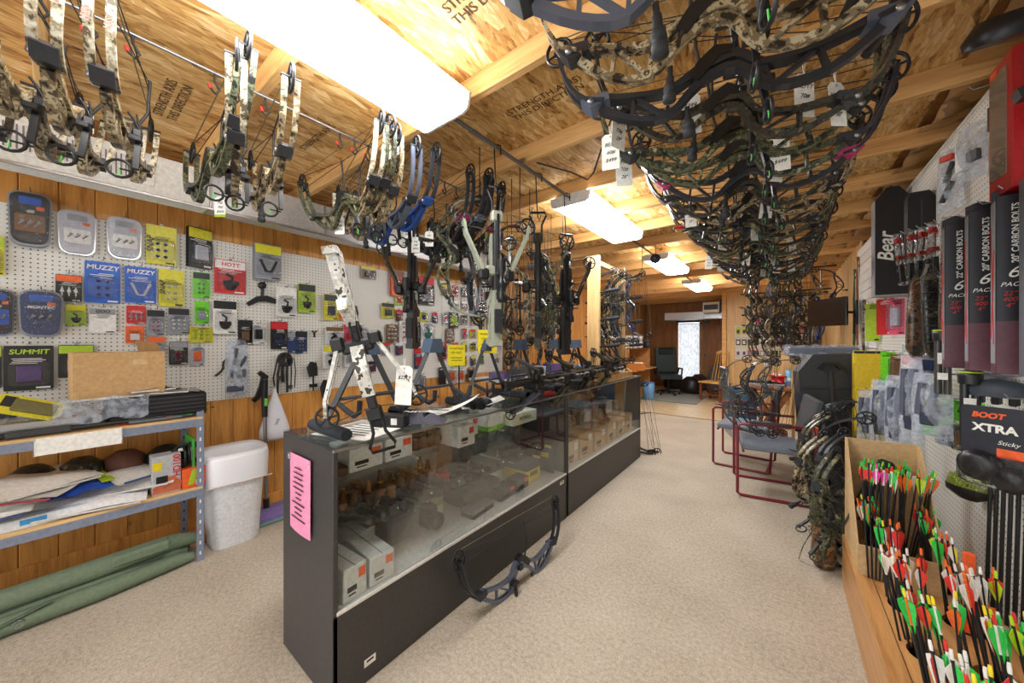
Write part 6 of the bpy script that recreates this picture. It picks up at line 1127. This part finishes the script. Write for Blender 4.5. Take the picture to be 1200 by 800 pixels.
# ---------------------------------------------------------------- back: vertical bows, packs, wall clutter
K2 = ['dark', 'black', 'green', 'blacklimb', 'pink', 'tan', 'blackq', 'dark', 'purple', 'black', 'green', 'dark', 'tan', 'black', 'green', 'blue', 'dark', 'tan', 'black', 'snowtan']
r2 = thing('hanging_rail', 'short pipe rail below the joists at the panelled back wall end', 'rail', (0, 6.6, 2.44)); part('pipe', MB().tube([(-.55, 0, 0), (.62, 0, 0)], .012, 6), BLK, r2); part('pipe', MB().tube([(-.55, .6, -.25), (.62, .6, -.25)], .012, 6), BLK, r2); [part('strap', MB().box(c, d, .003), MET, r2) for c, d in (((-.4, 0, .03), (.03, .03, .06)), ((.5, 0, .03), (.03, .03, .06)), ((-.4, .6, -.1), (.02, .02, .3)), ((.5, .6, -.1), (.02, .02, .3)))]
for i, k in enumerate(K2):
    put(bow(k), BN[k]+', %s hanging end-down before the back wall' % ORD[i], (-.24+.036*i+R.uniform(-.02, .02), 6.6+.6*(i % 2)+.05*(i % 3), 2.0 if i % 2 == 0 else 1.74), (R.uniform(-.1, .1), math.radians(90), R.uniform(-.9, .9)+(PI if i % 3 == 0 else 0)), None, .95)
for i, k in enumerate(('green', 'dark', 'black', 'tan', 'darkq', 'black', 'pink', 'dark')):
    put(bow(k), BN[k]+', %s of the lower row before the back wall' % ORD[i], (-.2+.08*i, 6.5+.4*(i % 3), 1.46), (R.uniform(-.1, .1), math.radians(88), R.uniform(-.9, .9)), None, .85)
pk = thing('pegboard', 'cream pegboard with three rows of small packs on the panelled back wall', 'pegboard', (0, YB-.02, 0)); part('panel', MB().box((-.2, 0, 1.36), (1.3, .01, .8), .002), plain((226, 218, 196), .5), pk)
cc = [('yellow', 'black'), ('purple', 'black'), ('black', 'white'), ('black', 'black'), ('white', 'purple'), ('red', 'grey'), ('grey', 'white'), ('black', 'yellow'), ('green', 'black')]; seen = {}
for r_ in range(3):
    for i in range(11):
        a, b = cc[(i//2+r_*2) % 9]; n = seen.setdefault((a, r_), 0); seen[a, r_] = n+1
        t = thing('small_pack', 'small %s pack in the %s row of the back wall pegboard, %s of its colour' % (a, ['top', 'middle', 'bottom'][r_], ORD[n]), 'blister pack', (-.78+.115*i, YB-.04, 1.63-.25*r_)); part('card', MB().prism(rpoly(.09, .17, .008, 2), -.004, 0, 1), CM(a), t); part('product', MB().box((0, -.014, -.02), (.05, .02, .08), .006), CM(b), t); part('header', MB().box((0, -.005, .065), (.08, .002, .03)), CM('lime' if r_ == 0 else 'white'), t)
        part('peg_hook', HOOKM, None, pk).location = (-.78+.115*i, -.005, 1.72-.25*r_); pk.children[-1].rotation_euler = (0, 0, -PI/2)
# silvery tool strips right of the back wall
for i in range(9): 
    t = thing('tool_strip', 'silver card of tools hanging under the monitor, %s from the hanging bows' % ORD[i], 'card', (.22+.055*i, YB-.012, 1.35)); part('card', MB().box((0, 0, 0), (.045, .006, .75), .002), [W2, plain((150, 146, 170), .5), MET][i % 3], t); part('tools', MB().tube([(-.01, -.008, -.3), (.006, -.012, .3)], .008, 5).box((0, -.012, .1), (.03, .012, .1), .004), DGR, t)
t = thing('sawhorse', 'pale pine A-shaped sawhorse behind the work bench', 'sawhorse', (.05, 6.0, 0)); part('leg', MB().strip([(-.25, 0), (0, 1.25)], .06, -.02, .02), POST, t); part('leg', MB().strip([(.25, 0), (0, 1.25)], .06, -.06, -.02), POST, t); part('brace', MB().box((0, -.03, .8), (.2, .03, .07), .004), POST, t)
# wooden slat chair, office chair, desk
WC = wood('chair_pine', (226, 178, 96), (198, 144, 66), 2)
c = onz(838, 470, 0); t = thing('slat_chair', 'honey pine chair with a tall fan of slats at the back wall', 'chair', (c[0]-.02, c[1]+.1, 0), (0, 0, -.35)); part('seat', MB().box((0, 0, .43), (.52, .5, .035), .01), WC, t)
for s in (-1, 1):
    for y in (-.2, .2): part('leg', MB().box((s*.22, y, .21), (.045, .045, .42), .004), plain((130, 72, 40), .5), t)
for i in range(6): part('back_slat', MB().tube([((i-2.5)*.075, .22, .44), ((i-2.5)*.05, .36, 1.14)], .016, 5, flat=.5), WC, t)
part('back_rail', MB().strip([(-.13, 1.1), (0, 1.15), (.13, 1.1)], .06, .33, .37), WC, t); part('stretcher', MB().box((0, -.2, .16), (.44, .03, .03), .004).box((0, .2, .16), (.44, .03, .03), .004), plain((130, 72, 40), .5), t)
LEA = plain((40, 62, 66), .35); c = onz(783, 462, 0)
t = thing('office_chair', 'dark green leather office chair on castors by the desk', 'chair', (c[0], c[1], 0), (0, 0, .5)); part('seat', MB().box((0, 0, .47), (.56, .54, .12), .05), LEA, t); b = part('backrest', MB().box((0, 0, 0), (.54, .12, .68), .055), LEA, t); b.location = (0, .27, .88); b.rotation_euler = (-.12, 0, 0); part('headrest', MB().box((0, .235, 1.12), (.36, .06, .16), .03), plain((26, 34, 38), .4), t)
for s in (-1, 1): part('armrest', MB().tube([(s*.28, .2, .5), (s*.31, .15, .68), (s*.31, -.12, .68), (s*.28, -.14, .5)], .022, 6), BLK, t)
part('column', MB().tube([(0, 0, .1), (0, 0, .42)], .03, 8), BLK, t)
for i in range(5):
    a = i*2*PI/5; part('base_arm', MB().tube([(0, 0, .11), (math.cos(a)*.28, math.sin(a)*.28, .07)], [.03, .018], 6), BLK, t); part('castor', MB().lathe([(0, -.02), (.03, -.02), (.03, .02), (0, .02)], 8, Matrix.Translation((math.cos(a)*.28, math.sin(a)*.28, .03)) @ Matrix.Rotation(PI/2, 4, 'X')), BLK, t)
t = thing('floor_mat', 'grey-blue chair mat under the office chair', 'mat', (-2.1, 9.3, .0)); part('mat', MB().box((0, 0, .004), (1.3, 1.6, .008), .003), plain((150, 156, 150), .6), t); part('rim', MB().box((0, -.79, .006), (1.3, .03, .008), .002), plain((120, 128, 122), .6), t)
dk = thing('desk', 'wooden desk with raised shelf against the pine wall behind the counter', 'desk', (-2.9, 8.3, 0)); part('top', MB().box((0, 0, .74), (.9, 1.6, .03), .005), OAKX, dk); part('shelf', MB().box((-.1, 0, 1.22), (.6, 1.5, .025), .004), OAKX, dk)
for s in (-1, 1): part('side_panel', MB().box((-.05, s*.76, .62), (.7, .025, 1.2), .003), OAKX, dk)
for i in range(12):
    col = [(240, 240, 236), (226, 226, 222), (60, 120, 190), (210, 206, 196), (236, 236, 230)][i % 5]; t = thing('binder', '%s binder standing on the desk shelf, %s of its colour' % (['white', 'light grey', 'blue', 'cream', 'off-white'][i % 5], ORD[i//5]), 'binder', (-2.75, 7.75+.075*i, 1.233)); part('cover', MB().box((0, 0, .14), (.24, .055, .28), .004), plain(col, .5), t); part('spine_label', MB().box((.1205, 0, .18), (.001, .035, .06)), PAPER if col[0] < 200 else DGR, t)
t = thing('printer', 'black desktop printer on the desk shelf beside the binders', 'printer', (-2.72, 8.85, 1.233)); part('body', MB().box((0, 0, .07), (.3, .34, .14), .02), BLK, t); part('tray', MB().box((.16, 0, .03), (.08, .24, .01), .002), DGR, t)
t = thing('desk_speaker', 'small silver grey device standing beside the black printer', 'device', (-2.66, 9.03, 1.233)); part('body', MB().box((0, 0, .1), (.1, .08, .2), .02), MET, t); part('face', MB().lathe([(0, 0), (.03, 0), (.03, .004), (0, .004)], 10, Matrix.Translation((.05, 0, .13)) @ Matrix.Rotation(PI/2, 4, 'Y')), DGR, t)
t = thing('parts_bin', 'orange-brown open tray of parts on the desk corner', 'tray', (-2.55, 7.75, .756), (0, 0, .2)); part('tray', MB().box((0, 0, .01), (.4, .4, .02)).box((.2, 0, .08), (.015, .4, .16), .002).box((-.2, 0, .08), (.015, .4, .16), .002).box((0, -.2, .08), (.4, .015, .16), .002).box((0, .2, .08), (.4, .015, .16), .002), plain((206, 130, 50), .6), t); part('papers', MB().box((.02, 0, .1), (.3, .3, .12), .02), PAPER, t)
c = onz(760, 468, 0); t = thing('waste_bin', 'light blue waste bin standing at the desk end', 'bin', (c[0], c[1], 0)); part('bucket', MB().lathe([(.1, 0), (.11, .01), (.14, .4), (.13, .4), (.1, .03)], 14), plain((110, 164, 214), .45), t); part('rim', MB().ring((0, 0, .4), .138, .008, 14, 2, 5), plain((90, 144, 200), .45), t)
for i in range(3):
    t = thing('duffel_bag', ['black duffel bag on the mat behind the office chair', 'dark sack heaped under the lace curtain', 'dark brown rug roll under the lace curtain'][i], 'bag', ((-1.9, 10.3, 0), (-2.5, 11.1, 0), (-1.85, 11.2, 0))[i]); part('body', MB().lathe([(0, 0), (.26, .02), (.3, .14), (.22, .34), (.1, .44), (0, .45)], 12, Matrix.Scale(.7, 4, (0, 1, 0))), [BLK, plain((40, 32, 30), .9), plain((80, 56, 46), .9)][i], t); part('strap', MB().tube([(-.15, -.1, .3), (0, -.16, .4), (.15, -.1, .3)], .012, 5), BLK, t)
t = thing('jacket_heap', 'grey crumpled jacket heap between the door and slat chair', 'jacket', (-1.35, 10.6, 0)); part('body', MB().lathe([(0, 0), (.2, .02), (.24, .3), (.16, .6), (.06, .8), (0, .82)], 10), plain((96, 96, 98), .9), t); part('sleeve', MB().tube([(.1, -.15, .6), (.2, -.2, .35), (.16, -.22, .12)], [.05, .055, .04], 7), plain((60, 60, 66), .9), t)
# back-left wall: bows hung upright and long table of clutter
K3 = ['tan', 'green', 'dark', 'tan', 'green', 'dark', 'tan', 'green', 'black', 'dark', 'tan', 'green', 'darkq', 'tan', 'dark', 'green']
for i, k in enumerate(K3):
    y = 4.15+.2*(i//2)+.04*(i % 2); z = 1.98 if i % 2 else 1.36; put(bow(k), BN[k]+', %s upright on the pine wall past the pegboard' % ORD[i], (XL+.08, y, z), (0, math.radians(90), 2.3+R.uniform(-.4, .4)), None, .9)
bt = thing('side_table', 'long white-topped pine table behind the display cases', 'table', (-2.85, 4.4, 0)); part('top', MB().box((0, 0, .9), (.6, 2.4, .03), .004), plain((214, 216, 220), .4), bt); part('apron', MB().box((.27, 0, .74), (.02, 2.3, .28), .003), wood('ply', (226, 178, 104), (200, 150, 80), 2), bt)
for x in (-.26, .26):
    for y in (-1.15, 1.15): part('leg', MB().box((x, y, .44), (.06, .06, .88), .004), POST, bt)
for i in range(10):
    k = i % 5; pbox('supply_box', ['purple', 'charcoal', 'silver', 'camouflage', 'pale blue'][k]+' supply box on the white-topped side table, %s of its colour' % ORD[i//5], 'box', (-2.78+.1*(i % 2), 3.35+.22*i, .916), (.2, .18, .08+.03*(i % 3)), [CAMS['purple'], GB, MET, CAMS['tan'], plain((150, 176, 206), .5)][k], R.uniform(-.4, .4))
for i, (y, k) in enumerate(((2.75, 'pink'), (3.05, 'tan'))): put(bow(k), BN[k]+', lying flat on the far case, '+['nearer', 'farther from'][i]+' the joint', (-1.5, y+.1, ZC+.05), (math.radians(90), 0, 1.4), None, .8)
# bows leaning at the end of the far case
for i, (k, y) in enumerate((('dark', 4.4), ('black', 4.5))): put(bow(k), BN[k]+', leaning on the far case end, '+['inner', 'outer'][i], (-1.32+.04*i, y, .44), (0, math.radians(80), .3), None, 1.0)
# black pickets: hanging sleeping grey hood near the first aisle bow
p = onz(1032, 8, 2.2); t = thing('crossbow_cover', 'slate blue moulded cover with black arms hanging beside the aisle rail bows', 'crossbow part', (p[0]+.02, p[1], 2.28), (0, .2, .3)); part('cover', MB().box((0, 0, 0), (.15, .06, .06), .022), plain((86, 96, 122), .3), t); part('arm', MB().tube([(.04, 0, -.02), (.02, 0, -.12), (-.01, 0, -.2)], [.022, .018, .012], 6), BLK, t); part('arm', MB().tube([(-.05, 0, -.02), (-.07, 0, -.1)], [.02, .016], 6), BLK, t); part('knob', MB().lathe([(0, 0), (.012, 0), (.012, .006), (0, .006)], 8, Matrix.Translation((.03, -.03, 0)) @ Matrix.Rotation(PI/2, 4, 'X')), BLK, t); part('hang_wire', MB().tube([(0, 0, .03), (0, 0, .22)], .003, 4), BLK, t)
bpy.context.view_layer.update()
